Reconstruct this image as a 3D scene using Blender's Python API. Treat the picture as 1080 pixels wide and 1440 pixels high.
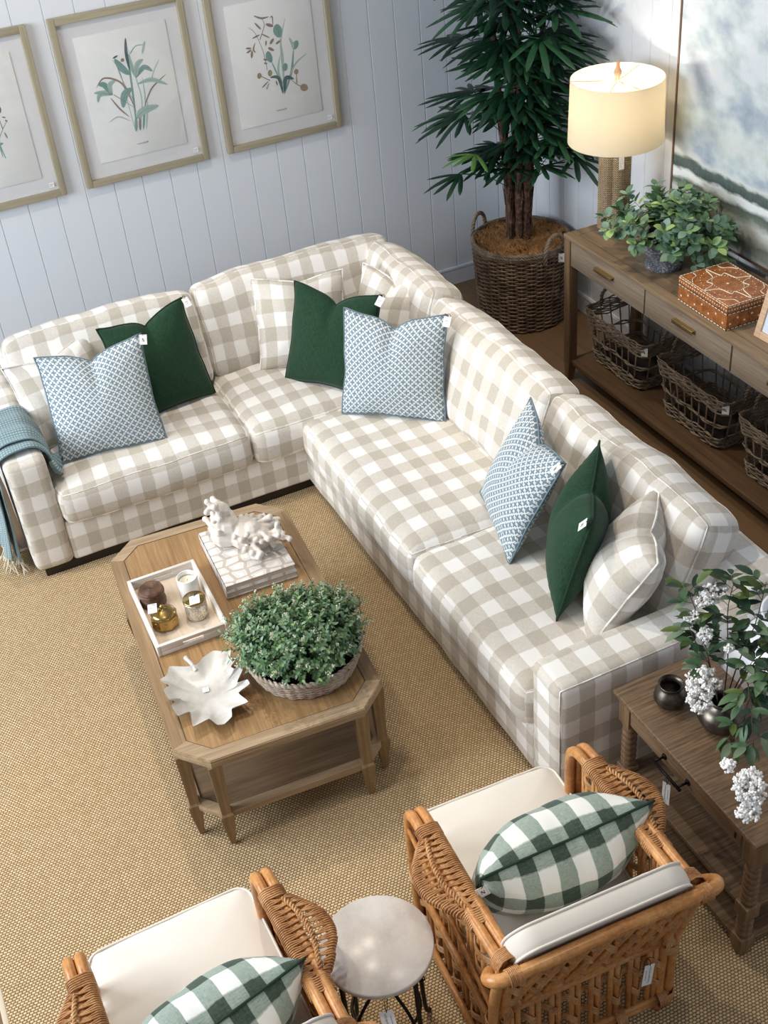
import bpy, math, random
from math import sin, cos, pi, radians, sqrt, atan2, exp
from mathutils import Vector, Matrix, noise

scene = bpy.context.scene
col = scene.collection
for o in list(bpy.data.objects):
    bpy.data.objects.remove(o)

# ---------------------------------------------------------------- camera
R = ((0.8997251, -0.4282041, -0.0844749), (-0.3198065, -0.5150808, -0.7952456), (0.2970160, 0.7425180, -0.6003736))
cd = bpy.data.cameras.new('camera')
cam = bpy.data.objects.new('camera', cd); col.objects.link(cam)
cd.sensor_fit = 'VERTICAL'; cd.sensor_height = 36; cd.sensor_width = 27
cd.lens = 36 * 1697.86 / 1440
cam.matrix_world = Matrix(((R[0][0], -R[1][0], -R[2][0], 0), (R[0][1], -R[1][1], -R[2][1], 0), (R[0][2], -R[1][2], -R[2][2], 3.5), (0, 0, 0, 1)))
scene.camera = cam

# ---------------------------------------------------------------- light
w = bpy.data.worlds.new('world'); scene.world = w; w.use_nodes = True
w.node_tree.nodes['Background'].inputs[0].default_value = (0.86, 0.91, 1.0, 1)
w.node_tree.nodes['Background'].inputs[1].default_value = 0.23

def area(name, loc, target, sx, sy, power, colr):
    l = bpy.data.lights.new(name, 'AREA'); l.shape = 'RECTANGLE'; l.size = sx; l.size_y = sy
    l.energy = power; l.color = colr
    o = bpy.data.objects.new(name, l); col.objects.link(o)
    d = Vector(target) - Vector(loc)
    o.matrix_world = Matrix.Translation(loc) @ d.to_track_quat('-Z', 'Y').to_matrix().to_4x4()
    return o
def spot(name, loc, target, power, angle, colr, blend=.6, rad=.06):
    l = bpy.data.lights.new(name, 'SPOT'); l.energy = power; l.color = colr
    l.spot_size = radians(angle); l.spot_blend = blend; l.shadow_soft_size = rad
    o = bpy.data.objects.new(name, l); col.objects.link(o)
    d = Vector(target) - Vector(loc)
    o.matrix_world = Matrix.Translation(loc) @ d.to_track_quat('-Z', 'Y').to_matrix().to_4x4()
    return o
DAY = (0.86, 0.93, 1.0); WARM = (1.0, 0.88, 0.73)
area('window_light', (-3.2, 3.9, 2.6), (1.8, 3.9, .4), 3.6, 2.2, 255, DAY)
area('camera_side_fill', (-0.6, -1.6, 3.6), (1.4, 3.4, .4), 3.0, 1.8, 6, DAY)  # weak fill added behind the camera; no real source known there
spot('track_spot_table', (-.1, 4.3, 4.2), (.75, 3.3, .4), 88, 66, WARM)
spot('track_spot_sofa', (.9, 4.6, 4.2), (1.7, 3.6, .4), 150, 74, WARM)
spot('track_spot_prints', (1.0, 4.5, 4.2), (1.0, 6.3, 1.6), 100, 60, WARM)
spot('track_spot_console', (2.2, 4.6, 4.2), (3.3, 4.4, .9), 95, 60, WARM)
spot('track_spot_side_table', (1.5, 1.2, 4.2), (1.3, 1.85, .6), 48, 30, WARM)
spot('track_spot_chairs', (.3, 2.6, 4.2), (-.1, 2.3, .2), 75, 50, WARM)
scene.view_settings.view_transform = 'Standard'
scene.view_settings.look = 'None'
scene.view_settings.exposure = 0.22
scene.view_settings.gamma = 1.0
scene.view_settings.use_curve_mapping = False

# ---------------------------------------------------------------- mesh helpers
class M:
    def __init__(s):
        s.v = []; s.f = []; s.uv = []; s.m = []; s.sm = []
    def add(s, v, f, uv=None, mat=0, smooth=True, T=None):
        b = len(s.v)
        if T is not None: v = [T @ Vector(p) for p in v]
        s.v.extend([tuple(p) for p in v])
        for i, q in enumerate(f):
            s.f.append(tuple(b + k for k in q)); s.m.append(mat); s.sm.append(smooth)
            s.uv.append(uv[i] if uv else [(0, 0)] * len(q))
        return s

def box_uv(v, f, hd):
    a, b, c = hd; out = []
    for q in f:
        P = [Vector(v[k]) for k in q]
        n = Vector((0, 0, 0))
        for i in range(len(P)):
            p, r = P[i], P[(i + 1) % len(P)]
            n += p.cross(r)
        n = (abs(n.x) / 1, abs(n.y), abs(n.z)); sgn = sum(P, Vector()) / len(P)
        if n[2] >= n[0] and n[2] >= n[1]: out.append([(p.x, p.y) for p in P])
        elif n[0] >= n[1]:
            s = 1 if sgn.x > 0 else -1
            out.append([(s * (a + c - p.z), p.y) for p in P])
        else:
            s = 1 if sgn.y > 0 else -1
            out.append([(p.x, s * (b + c - p.z)) for p in P])
    return out

def box(m, x0, x1, y0, y1, z0, z1, mat=0, T=None):
    v = [(x, y, z) for x in (x0, x1) for y in (y0, y1) for z in (z0, z1)]
    f = [(0, 1, 3, 2), (4, 6, 7, 5), (0, 4, 5, 1), (2, 3, 7, 6), (0, 2, 6, 4), (1, 5, 7, 3)]
    c = [(x0 + x1) / 2, (y0 + y1) / 2, (z0 + z1) / 2]
    vl = [(p[0] - c[0], p[1] - c[1], p[2] - c[2]) for p in v]
    uv = box_uv(vl, f, ((x1 - x0) / 2, (y1 - y0) / 2, (z1 - z0) / 2))
    m.add(v, f, uv, mat, False, T)
    return m

def bbox(m, x0, x1, y0, y1, z0, z1, bev=.004, mat=0, T=None):
    """box with bevelled edges"""
    rbox(m, ((x0 + x1) / 2, (y0 + y1) / 2, (z0 + z1) / 2), ((x1 - x0) / 2, (y1 - y0) / 2, (z1 - z0) / 2), bev, step=9, mat=mat, T=T, seg=2)
    return m

def rbox(m, c, h, r, step=.04, crown=0, nz=0, seed=0, mat=0, T=None, seg=4, sidecrown=0, sag=None, uvo=(0, 0), rings=None):
    """rounded box, centre c, half sizes h, edge radius r; crown bulges z faces, sidecrown bulges x and y faces"""
    r = min(r, min(h) * .98)
    def axis(a):
        k = [-a + r * (1 - cos(pi / 2 * i / seg)) for i in range(seg + 1)]
        n = max(1, int(round(2 * (a - r) / step)))
        mid = [-(a - r) + 2 * (a - r) * i / n for i in range(1, n)]
        return k + mid + [-q for q in reversed(k)]
    A = [axis(q) for q in h]
    idx = {}; V = []; F = []
    def vid(i, j, k):
        key = (i, j, k)
        if key not in idx:
            p = Vector((A[0][i], A[1][j], A[2][k]))
            q = Vector([max(-(h[d] - r), min(h[d] - r, p[d])) for d in range(3)])
            dlt = p - q
            if dlt.length > 1e-9: p = q + dlt.normalized() * r
            idx[key] = len(V); V.append(p)
        return idx[key]
    n = [len(a) - 1 for a in A]
    for i in range(n[0]):
        for j in range(n[1]):
            F.append((vid(i, j, 0), vid(i, j + 1, 0), vid(i + 1, j + 1, 0), vid(i + 1, j, 0)))
            F.append((vid(i, j, n[2]), vid(i + 1, j, n[2]), vid(i + 1, j + 1, n[2]), vid(i, j + 1, n[2])))
    for i in range(n[0]):
        for k in range(n[2]):
            F.append((vid(i, 0, k), vid(i + 1, 0, k), vid(i + 1, 0, k + 1), vid(i, 0, k + 1)))
            F.append((vid(i, n[1], k), vid(i, n[1], k + 1), vid(i + 1, n[1], k + 1), vid(i + 1, n[1], k)))
    for j in range(n[1]):
        for k in range(n[2]):
            F.append((vid(0, j, k), vid(0, j, k + 1), vid(0, j + 1, k + 1), vid(0, j + 1, k)))
            F.append((vid(n[0], j, k), vid(n[0], j + 1, k), vid(n[0], j + 1, k + 1), vid(n[0], j, k + 1)))
    uv = box_uv(V, F, h)
    if uvo != (0, 0): uv = [[(a + uvo[0], b + uvo[1]) for a, b in q] for q in uv]
    W = []
    for p in V:
        u, v_, t = p.x / h[0], p.y / h[1], p.z / h[2]
        q = p.copy()
        if crown: q.z += crown * max(0, 1 - u ** 4) * max(0, 1 - v_ ** 4) * t
        if sidecrown:
            q.x += sidecrown * u * max(0, 1 - t * t) * (1 - v_ * v_ * .6)
            q.y += sidecrown * v_ * max(0, 1 - t * t) * (1 - u * u * .6)
        if sag: q = sag(q, u, v_, t)
        if nz:
            s = p * 6 + Vector((seed * 7.3, seed * 3.1, 0))
            d = noise.noise_vector(s) * nz + noise.noise_vector(s * 3.1) * nz * .35
            q += d
        W.append(q + Vector(c))
    m.add(W, F, uv, mat, True, T)
    if rings:
        out = []
        for k in rings:
            k = k if k >= 0 else n[2] + k
            ids = [(i, 0, k) for i in range(n[0])] + [(n[0], j, k) for j in range(n[1])] + [(n[0] - i, n[1], k) for i in range(n[0])] + [(0, n[1] - j, k) for j in range(n[1])]
            L = [W[idx[q]] for q in ids]
            L2 = [L[0]]
            for p in L[1:]:
                if (p - L2[-1]).length > .004: L2.append(p)
            if (L2[0] - L2[-1]).length < .004: L2.pop()
            out.append([T @ p for p in L2] if T is not None else L2)
        return out
    return m

def frames(P, closed=False):
    n = len(P); T = []
    for i in range(n):
        if closed: d = P[(i + 1) % n] - P[i - 1]
        else: d = P[min(i + 1, n - 1)] - P[max(i - 1, 0)]
        if d.length < 1e-9: d = Vector((0, 0, 1))
        T.append(d.normalized())
    a = Vector((0, 0, 1)) if abs(T[0].z) < .9 else Vector((1, 0, 0))
    N = [(a - T[0] * a.dot(T[0])).normalized()]
    for i in range(1, n):
        x = N[-1] - T[i] * N[-1].dot(T[i])
        if x.length < 1e-6: x = T[i].orthogonal()
        N.append(x.normalized())
    return T, N

def tube(m, P, r, seg=6, closed=False, mat=0, T=None, cap=True, flat=1.0):
    P = [Vector(p) for p in P]; n = len(P)
    rr = r if isinstance(r, (list, tuple)) else [r] * n
    Tn, Nn = frames(P, closed)
    V = []; F = []; U = []; L = [0]
    for i in range(1, n + 1): L.append(L[-1] + (P[i % n] - P[i - 1]).length)
    for i in range(n):
        B = Tn[i].cross(Nn[i])
        for k in range(seg):
            a = 2 * pi * k / seg
            V.append(P[i] + (Nn[i] * cos(a) + B * sin(a) * flat) * rr[i])
    R_ = rr[0]
    for i in range(n if closed else n - 1):
        j = (i + 1) % n
        for k in range(seg):
            l = (k + 1) % seg
            F.append((i * seg + k, i * seg + l, j * seg + l, j * seg + k))
            c0 = 2 * pi * R_ * k / seg; c1 = 2 * pi * R_ * (k + 1) / seg
            U.append([(c0, L[i]), (c1, L[i]), (c1, L[i + 1]), (c0, L[i + 1])])
    if cap and not closed:
        F.append(tuple(reversed(range(seg)))); U.append([(0, 0)] * seg)
        F.append(tuple((n - 1) * seg + k for k in range(seg))); U.append([(0, 0)] * seg)
    m.add(V, F, U, mat, True, T)
    return m

def smooth_path(P, n=8, closed=False):
    P = [Vector(p) for p in P]; out = []; N = len(P)
    for i in range(N if closed else N - 1):
        if closed: a, b, c, d = P[i - 1], P[i], P[(i + 1) % N], P[(i + 2) % N]
        else: a, b, c, d = P[max(i - 1, 0)], P[i], P[i + 1], P[min(i + 2, N - 1)]
        for k in range(n):
            t = k / n
            out.append(.5 * ((2 * b) + (c - a) * t + (2 * a - 5 * b + 4 * c - d) * t * t + (3 * b - a - 3 * c + d) * t ** 3))
    if not closed: out.append(P[-1])
    return out

def lathe(m, prof, seg=40, mat=0, T=None, capb=False, capt=False, mod=None, smooth=True):
    V = []; F = []; U = []
    n = len(prof)
    for (r, z) in prof:
        for k in range(seg):
            a = 2 * pi * k / seg
            q = r * (mod(a, z) if mod else 1)
            V.append((q * cos(a), q * sin(a), z))
    for i in range(n - 1):
        for k in range(seg):
            l = (k + 1) % seg
            F.append((i * seg + k, i * seg + l, (i + 1) * seg + l, (i + 1) * seg + k))
            U.append([(k / seg, i / n), ((k + 1) / seg, i / n), ((k + 1) / seg, (i + 1) / n), (k / seg, (i + 1) / n)])
    if capb: F.append(tuple(reversed(range(seg)))); U.append([(0, 0)] * seg)
    if capt: F.append(tuple((n - 1) * seg + k for k in range(seg))); U.append([(0, 0)] * seg)
    m.add(V, F, U, mat, smooth, T)
    return m

def prism(m, pts, z0, z1, mat=0, T=None, inset_top=0):
    n = len(pts)
    V = [(x, y, z0) for x, y in pts] + [(x, y, z1) for x, y in pts]
    F = [tuple(reversed(range(n))), tuple(range(n, 2 * n))] + [(i, (i + 1) % n, n + (i + 1) % n, n + i) for i in range(n)]
    U = [[(V[k][0], V[k][1]) for k in q] for q in F[:2]]
    for q in F[2:]:
        U.append([(V[k][0] + V[k][1], V[k][2]) for k in q])
    m.add(V, F, U, mat, False, T)
    return m

WM = {}
def obj(name, m, mats, parent=None, local=False, origin=None):
    """one mesh object; vertices given in world space unless local=True (then in the parent's space)"""
    if not isinstance(mats, (list, tuple)): mats = [mats]
    me = bpy.data.meshes.new(name)
    V = m.v
    if parent is not None and not local:
        inv = WM[parent.name].inverted()
        V = [inv @ Vector(p) for p in V]
    off = Vector((0, 0, 0))
    if parent is None or True:
        xs = [p[0] for p in V]; ys = [p[1] for p in V]; zs = [p[2] for p in V]
        off = Vector(((min(xs) + max(xs)) / 2, (min(ys) + max(ys)) / 2, min(zs)))
        V = [(p[0] - off.x, p[1] - off.y, p[2] - off.z) for p in V]
    me.from_pydata([tuple(p) for p in V], [], m.f)
    for mt in mats: me.materials.append(mt)
    me.polygons.foreach_set('material_index', m.m)
    me.polygons.foreach_set('use_smooth', m.sm)
    ul = me.uv_layers.new(name='uv')
    flat = []
    for q in m.uv:
        for a, b in q: flat.append(a); flat.append(b)
    ul.data.foreach_set('uv', flat)
    me.update()
    o = bpy.data.objects.new(name, me); col.objects.link(o)
    o.location = off
    if parent is not None:
        o.parent = parent
        WM[o.name] = WM[parent.name] @ Matrix.Translation(off)
    else: WM[o.name] = Matrix.Translation(off)
    return o

def tag(o, label=None, cat=None, group=None, kind=None):
    if label: o['label'] = label
    if cat: o['category'] = cat
    if group: o['group'] = group
    if kind: o['kind'] = kind
    return o

def thing(name, label, cat, loc=(0, 0, 0), rotz=0, group=None, mat=None):
    o = bpy.data.objects.new(name, None); col.objects.link(o); o.empty_display_size = .1
    mw = mat if mat is not None else Matrix.Translation(loc) @ Matrix.Rotation(rotz, 4, 'Z')
    o.matrix_world = mw; WM[o.name] = mw.copy()
    return tag(o, label, cat, group)

def relabel(parent, label): parent['label'] = label

def copy_thing(o, mw, label):
    """copy a thing with its parts and sub-parts (mesh data shared)"""
    r = o.copy(); col.objects.link(r); r.matrix_world = mw; WM[r.name] = mw.copy(); r['label'] = label
    for ch in list(o.children):
        c = ch.copy(); col.objects.link(c); c.parent = r; WM[c.name] = mw @ Matrix.Translation(ch.location)
        for g in list(ch.children):
            d = g.copy(); col.objects.link(d); d.parent = c
    return r

# ---------------------------------------------------------------- material helpers
class NT:
    def __init__(s, name, rough=.6, base=(.8, .8, .8), spec=.5, metal=0):
        s.mat = bpy.data.materials.new(name); s.mat.use_nodes = True
        s.t = s.mat.node_tree; s.b = s.t.nodes['Principled BSDF']; s.out = s.t.nodes['Material Output']
        s.b.inputs['Roughness'].default_value = rough
        s.b.inputs['Base Color'].default_value = (*base, 1)
        s.b.inputs['Specular IOR Level'].default_value = spec
        s.b.inputs['Metallic'].default_value = metal
    def n(s, typ, **kw):
        nd = s.t.nodes.new(typ)
        for k, v in kw.items():
            if k.startswith('i_'): nd.inputs[k[2:].replace('_', ' ')].default_value = v
            else: setattr(nd, k, v)
        return nd
    def link(s, a, b): s.t.links.new(a, b)
    def val(s, x, sock):
        if isinstance(x, (int, float)): sock.default_value = x
        elif isinstance(x, (tuple, list)): sock.default_value = (*x, 1) if len(x) == 3 and sock.type == 'RGBA' else x
        else: s.link(x, sock)
    def math(s, op, a, b=0, c=0, clamp=False):
        nd = s.n('ShaderNodeMath', operation=op, use_clamp=clamp)
        s.val(a, nd.inputs[0]); s.val(b, nd.inputs[1])
        if c: s.val(c, nd.inputs[2])
        return nd.outputs[0]
    def mix(s, f, a, b, mode='MIX'):
        nd = s.n('ShaderNodeMix', data_type='RGBA', blend_type=mode)
        s.val(f, nd.inputs[0]); s.val(a, nd.inputs[6]); s.val(b, nd.inputs[7])
        return nd.outputs[2]
    def coord(s, which='UV'):
        return s.n('ShaderNodeTexCoord').outputs[which]
    def mapping(s, vec, scale=(1, 1, 1), rot=(0, 0, 0), loc=(0, 0, 0)):
        nd = s.n('ShaderNodeMapping'); s.link(vec, nd.inputs[0])
        nd.inputs['Scale'].default_value = scale; nd.inputs['Rotation'].default_value = rot; nd.inputs['Location'].default_value = loc
        return nd.outputs[0]
    def noise(s, vec, scale=5, detail=3, rough=.5, out=0):
        nd = s.n('ShaderNodeTexNoise'); s.link(vec, nd.inputs['Vector'])
        nd.inputs['Scale'].default_value = scale; nd.inputs['Detail'].default_value = detail; nd.inputs['Roughness'].default_value = rough
        return nd.outputs[out]
    def ramp(s, f, stops):
        nd = s.n('ShaderNodeValToRGB'); s.link(f, nd.inputs[0])
        e = nd.color_ramp.elements
        e[0].position, e[0].color = stops[0][0], (*stops[0][1], 1)
        e[1].position, e[1].color = stops[-1][0], (*stops[-1][1], 1)
        for p, c in stops[1:-1]:
            x = e.new(p); x.color = (*c, 1)
        return nd.outputs[0]
    def sep(s, vec):
        nd = s.n('ShaderNodeSeparateXYZ'); s.link(vec, nd.inputs[0]); return nd.outputs
    def color(s, c): s.val(c, s.b.inputs['Base Color'])
    def bump(s, h, strength=.3, dist=.002):
        nd = s.n('ShaderNodeBump'); s.link(h, nd.inputs['Height'])
        nd.inputs['Strength'].default_value = strength; nd.inputs['Distance'].default_value = dist
        s.link(nd.outputs[0], s.b.inputs['Normal'])

def simple(name, base, rough=.5, metal=0, spec=.5, nscale=0, namt=.1, bump=0):
    t = NT(name, rough, base, spec, metal)
    if nscale:
        f = t.noise(t.coord('Object'), nscale, 4, .6)
        t.color(t.mix(f, tuple(max(0, c * (1 - namt)) for c in base), tuple(min(1, c * (1 + namt)) for c in base)))
        if bump: t.bump(f, bump, .003)
    return t.mat

def threads(t, uv, amp=.5):
    """fine woven slubs in two directions, 0..1"""
    a = t.noise(t.mapping(uv, (900, 60, 1)), 1, 2, .7)
    b = t.noise(t.mapping(uv, (60, 900, 1)), 1, 2, .7)
    return t.math('MULTIPLY', t.math('ADD', a, b), .5)

def check_mat(name, white, mid, dark, pu, pv, off=(0, 0), rough=.9, wt=.8):
    t = NT(name, rough, white, .15)
    uv = t.coord('UV'); x = t.sep(uv)
    wob = t.noise(uv, 30, 2)
    wob = t.math('MULTIPLY', t.math('SUBTRACT', wob, .5), .06)
    def band(u, p, o):
        q = t.math('FRACT', t.math('ADD', t.math('ADD', t.math('DIVIDE', u, p), o), wob))
        e = .015
        s1 = t.math('MULTIPLY', t.math('SUBTRACT', q, .5 - e), 1 / (2 * e), clamp=True)
        s2 = t.math('MULTIPLY', t.math('SUBTRACT', 1.0, q), 1 / e, clamp=True)
        return t.math('MULTIPLY', s1, s2)
    A = band(x[0], pu, off[0]); B = band(x[1], pv, off[1])
    th = threads(t, uv)
    thc = t.math('MULTIPLY', t.math('SUBTRACT', th, .5), 1.5)
    both = t.math('MULTIPLY', A, B)
    anyb = t.math('MAXIMUM', A, B)
    one = t.math('SUBTRACT', anyb, both)
    c = t.mix(one, white, mid)
    c = t.mix(both, c, dark)
    # in mixed squares the thread contrast is stronger
    k = t.math('ADD', t.math('MULTIPLY', anyb, .38), .10)
    c = t.mix(t.math('MULTIPLY', t.math('ADD', thc, .42, clamp=True), t.math('MULTIPLY', k, wt)), c, tuple(min(1, v * 1.1) for v in white))
    k2 = t.math('MULTIPLY', t.math('SUBTRACT', .15, thc, clamp=True), t.math('MULTIPLY', anyb, 1.1))
    c = t.mix(k2, c, tuple(v * .72 for v in dark))
    t.color(c); t.bump(th, .25, .0015)
    t.b.inputs['Sheen Weight'].default_value = .15
    return t.mat

def wood(name, dark, light, scale=1.0, axis='X', rough=.45, contrast=1.0, gscale=1.0, bump=.15):
    t = NT(name, rough, light, .4)
    oc = t.coord('Object')
    st = {'X': (1.2, 22, 22), 'Y': (22, 1.2, 22), 'Z': (22, 22, 1.2)}[axis]
    st = tuple(q * gscale for q in st)
    mp = t.mapping(oc, st)
    a = t.noise(mp, 1.6 * scale, 5, .65)
    st2 = {'X': (3, 160, 160), 'Y': (160, 3, 160), 'Z': (160, 160, 3)}[axis]
    b = t.noise(t.mapping(oc, st2), 1.0 * scale, 3, .7)
    big = t.noise(oc, 2.2, 2)
    f = t.math('ADD', t.math('MULTIPLY', a, .55), t.math('ADD', t.math('MULTIPLY', b, .35), t.math('MULTIPLY', big, .12)))
    lo, hi = .5 - .16 / contrast, .5 + .16 / contrast
    t.color(t.ramp(f, [(lo, dark), (hi, light)]))
    t.bump(b, bump, .001)
    return t.mat

def S(r, g, b):
    f = lambda c: ((c / 255 + .055) / 1.055) ** 2.4 if c > 10.3 else c / 255 / 12.92
    return (f(r), f(g), f(b))

# ---------------------------------------------------------------- materials
def m_wall():
    t = NT('painted_panel_wall', .45, S(224, 228, 234), .3)
    n = t.noise(t.coord('Object'), 14, 3)
    t.bump(n, .04, .002); return t.mat
WALL = m_wall()
TRIM = simple('white_trim_paint', S(228, 231, 236), .4)

def m_sisal():
    t = NT('sisal_rug', .95, S(190, 165, 120), .1)
    oc = t.coord('Object')
    wob = t.noise(oc, 18, 2, .5, 1)
    v = t.n('ShaderNodeVectorMath', operation='MULTIPLY_ADD')
    t.link(wob, v.inputs[0]); v.inputs[1].default_value = (.006, .006, 0); t.link(oc, v.inputs[2])
    x = t.sep(v.outputs[0])
    py, px = .0098, .0135
    row = t.math('DIVIDE', x[1], py)
    ri = t.math('FLOOR', row)
    stag = t.math('MULTIPLY', t.math('FRACT', t.math('MULTIPLY', ri, .5)), 1.0)
    cx = t.math('FRACT', t.math('ADD', t.math('DIVIDE', x[0], px), stag))
    cy = t.math('FRACT', row)
    hx = t.math('SINE', t.math('MULTIPLY', cx, pi)); hy = t.math('SINE', t.math('MULTIPLY', cy, pi))
    h = t.math('POWER', t.math('MULTIPLY', hx, hy), .55)
    kn = t.n('ShaderNodeCombineXYZ'); t.link(t.math('FLOOR', t.math('ADD', t.math('DIVIDE', x[0], px), stag)), kn.inputs[0]); t.link(ri, kn.inputs[1])
    wn = t.n('ShaderNodeTexWhiteNoise', noise_dimensions='2D'); t.link(kn.outputs[0], wn.inputs['Vector'])
    fib = t.noise(t.mapping(oc, (160, 700, 1)), 1, 2, .7)
    base = t.mix(wn.outputs['Value'], S(202, 170, 122), S(232, 204, 160))
    base = t.mix(t.math('MULTIPLY', fib, .5), base, S(226, 210, 182))
    big = t.noise(oc, 1.3, 2)
    base = t.mix(t.math('MULTIPLY', big, .25), base, S(200, 174, 134))
    c = t.mix(t.math('MULTIPLY', t.math('SUBTRACT', .78, h, clamp=True), 1.6, clamp=True), base, S(104, 78, 46))
    t.color(c); t.bump(h, .8, .004)
    return t.mat
SISAL = m_sisal()

def m_floor():
    t = NT('wood_floor', .35, S(110, 84, 58), .4)
    oc = t.coord('Object')
    br = t.n('ShaderNodeTexBrick'); t.link(t.mapping(oc, (1, 1, 1), (0, 0, pi / 2)), br.inputs['Vector'])
    br.inputs['Scale'].default_value = 1; br.inputs['Brick Width'].default_value = 1.6; br.inputs['Row Height'].default_value = .16
    br.inputs['Mortar Size'].default_value = .002; br.offset = .37
    br.inputs['Color1'].default_value = (*S(118, 92, 66), 1); br.inputs['Color2'].default_value = (*S(96, 74, 52), 1); br.inputs['Mortar'].default_value = (*S(40, 30, 22), 1)
    g = t.noise(t.mapping(oc, (40, 2, 1)), 1.5, 5, .6)
    t.color(t.mix(t.math('MULTIPLY', g, .7), br.outputs[0], S(140, 112, 84)))
    return t.mat
FLOOR = m_floor()

GING = check_mat('natural_buffalo_check', S(246, 243, 238), S(219, 211, 200), S(188, 178, 161), .125, .149)
GREENCHECK = check_mat('green_buffalo_check', S(240, 240, 234), S(158, 174, 162), S(24, 56, 38), .108, .108, wt=.3)
def m_linen(name, c, c2, amt=.6, rough=.95):
    t = NT(name, rough, c, .1)
    uv = t.coord('UV')
    a = t.noise(t.mapping(uv, (700, 30, 1)), 1, 3, .7); b = t.noise(t.mapping(uv, (60, 600, 1)), 1, 2, .7)
    f = t.math('ADD', t.math('MULTIPLY', a, .65), t.math('MULTIPLY', b, .35))
    t.color(t.ramp(f, [(.4, c), (.62, c2)])); t.bump(f, .3, .0015)
    t.b.inputs['Sheen Weight'].default_value = .1
    return t.mat
GREEN = m_linen('forest_green_linen', S(26, 52, 37), S(50, 80, 58))
GREENPIPE = simple('green_cord', S(24, 52, 36), .9)
CREAM = simple('cream_canvas', S(230, 223, 212), .9, spec=.1, nscale=9, namt=.03, bump=.05)

def m_fret():
    t = NT('blue_fretwork_fabric', .9, (.5, .5, .5), .1)
    uv = t.coord('UV')
    p = .0245
    mp = t.mapping(uv, (1 / p, 1 / p, 1), (0, 0, pi / 4)); x = t.sep(mp)
    # diamond lattice turned 45 degrees: blue four-lobed blobs split by a white interlocking line
    fx = t.math('SUBTRACT', t.math('FRACT', x[0]), .5); fy = t.math('SUBTRACT', t.math('FRACT', x[1]), .5)
    ax = t.math('ABSOLUTE', fx); ay = t.math('ABSOLUTE', fy)
    mx = t.math('MAXIMUM', ax, ay); mn = t.math('MINIMUM', ax, ay)
    # blob : square with notched corners
    d = t.math('ADD', mx, t.math('MULTIPLY', t.math('LESS_THAN', mn, .13), .13))
    blob = t.math('LESS_THAN', d, .425)
    # short bars in the white channel
    bar = t.math('MULTIPLY', t.math('GREATER_THAN', mx, .44), t.math('LESS_THAN', mn, .07))
    f = t.math('MAXIMUM', blob, t.math('MULTIPLY', bar, .75))
    th = threads(t, uv)
    blue = t.mix(th, S(98, 122, 138), S(142, 160, 172)); wh = t.mix(th, S(226, 228, 226), S(246, 246, 242))
    t.color(t.mix(f, wh, blue)); t.bump(t.math('ADD', t.math('MULTIPLY', f, -.5), th), .3, .001)
    return t.mat
FRET = m_fret()
BLUEPIPE = simple('grey_blue_cord', S(112, 130, 140), .9)

def m_throw():
    t = NT('teal_throw_weave', .95, S(110, 140, 146), .1)
    uv = t.coord('UV'); x = t.sep(uv)
    cx = t.math('FRACT', t.math('DIVIDE', x[0], .021)); cy = t.math('FRACT', t.math('DIVIDE', x[1], .012))
    dash = t.math('MULTIPLY', t.math('LESS_THAN', t.math('ABSOLUTE', t.math('SUBTRACT', cx, .5)), .22), t.math('LESS_THAN', t.math('ABSOLUTE', t.math('SUBTRACT', cy, .5)), .3))
    th = threads(t, uv)
    base = t.mix(th, S(84, 112, 120), S(132, 158, 164))
    t.color(t.mix(t.math('MULTIPLY', dash, .7), base, S(196, 208, 208))); t.bump(t.math('ADD', dash, th), .4, .002)
    t.b.inputs['Sheen Weight'].default_value = .3
    return t.mat
THROW = m_throw()
FRINGE = simple('cream_fringe', S(222, 212, 190), .9)

OAKX = wood('limed_oak_lengthwise', S(118, 92, 64), S(172, 144, 108), axis='Y')
OAKT = wood('limed_oak_top', S(134, 100, 62), S(180, 144, 100), axis='Y', gscale=2.2)
OAKZ = wood('limed_oak_upright', S(112, 88, 60), S(158, 132, 98), axis='Z')
OAKW = wood('limed_oak_crosswise', S(128, 102, 72), S(196, 172, 140), axis='X')
CONX = wood('console_oak', S(104, 90, 76), S(150, 134, 116), axis='Y')
CONT = wood('console_oak_top', S(98, 82, 64), S(156, 132, 104), axis='Y')
CONZ = wood('console_oak_leg', S(86, 64, 44), S(136, 108, 80), axis='Z')
ETX = wood('ribbed_oak_across', S(74, 57, 41), S(132, 106, 80), axis='X', contrast=1.3, gscale=3.2, bump=.6)
ETZ = wood('ribbed_oak_upright', S(92, 70, 50), S(146, 116, 86), axis='Z', contrast=1.2)
ETY = wood('ribbed_oak_apron', S(96, 74, 54), S(150, 122, 94), axis='Y', contrast=1.2)
FRAMEW = wood('champagne_frame_wood', S(142, 132, 108), S(178, 168, 144), axis='Z')
FRAMEH = wood('champagne_frame_wood_across', S(142, 132, 108), S(178, 168, 144), axis='X')
BLACKIRON = simple('black_iron', S(22, 22, 24), .4, .6)
DARKPLINTH = simple('dark_plinth', S(34, 24, 20), .5)
BRASS = simple('brushed_brass', S(196, 172, 120), .32, 1)
GOLD = simple('antique_gold', S(184, 156, 98), .22, 1, nscale=20, namt=.15)
CARD = simple('white_card', S(242, 242, 242), .7)
INK = simple('black_ink', S(20, 20, 22), .8)
GREYINK = simple('grey_ink', S(120, 120, 124), .8)
CORD = simple('black_cord', S(14, 14, 18), .7)

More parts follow.
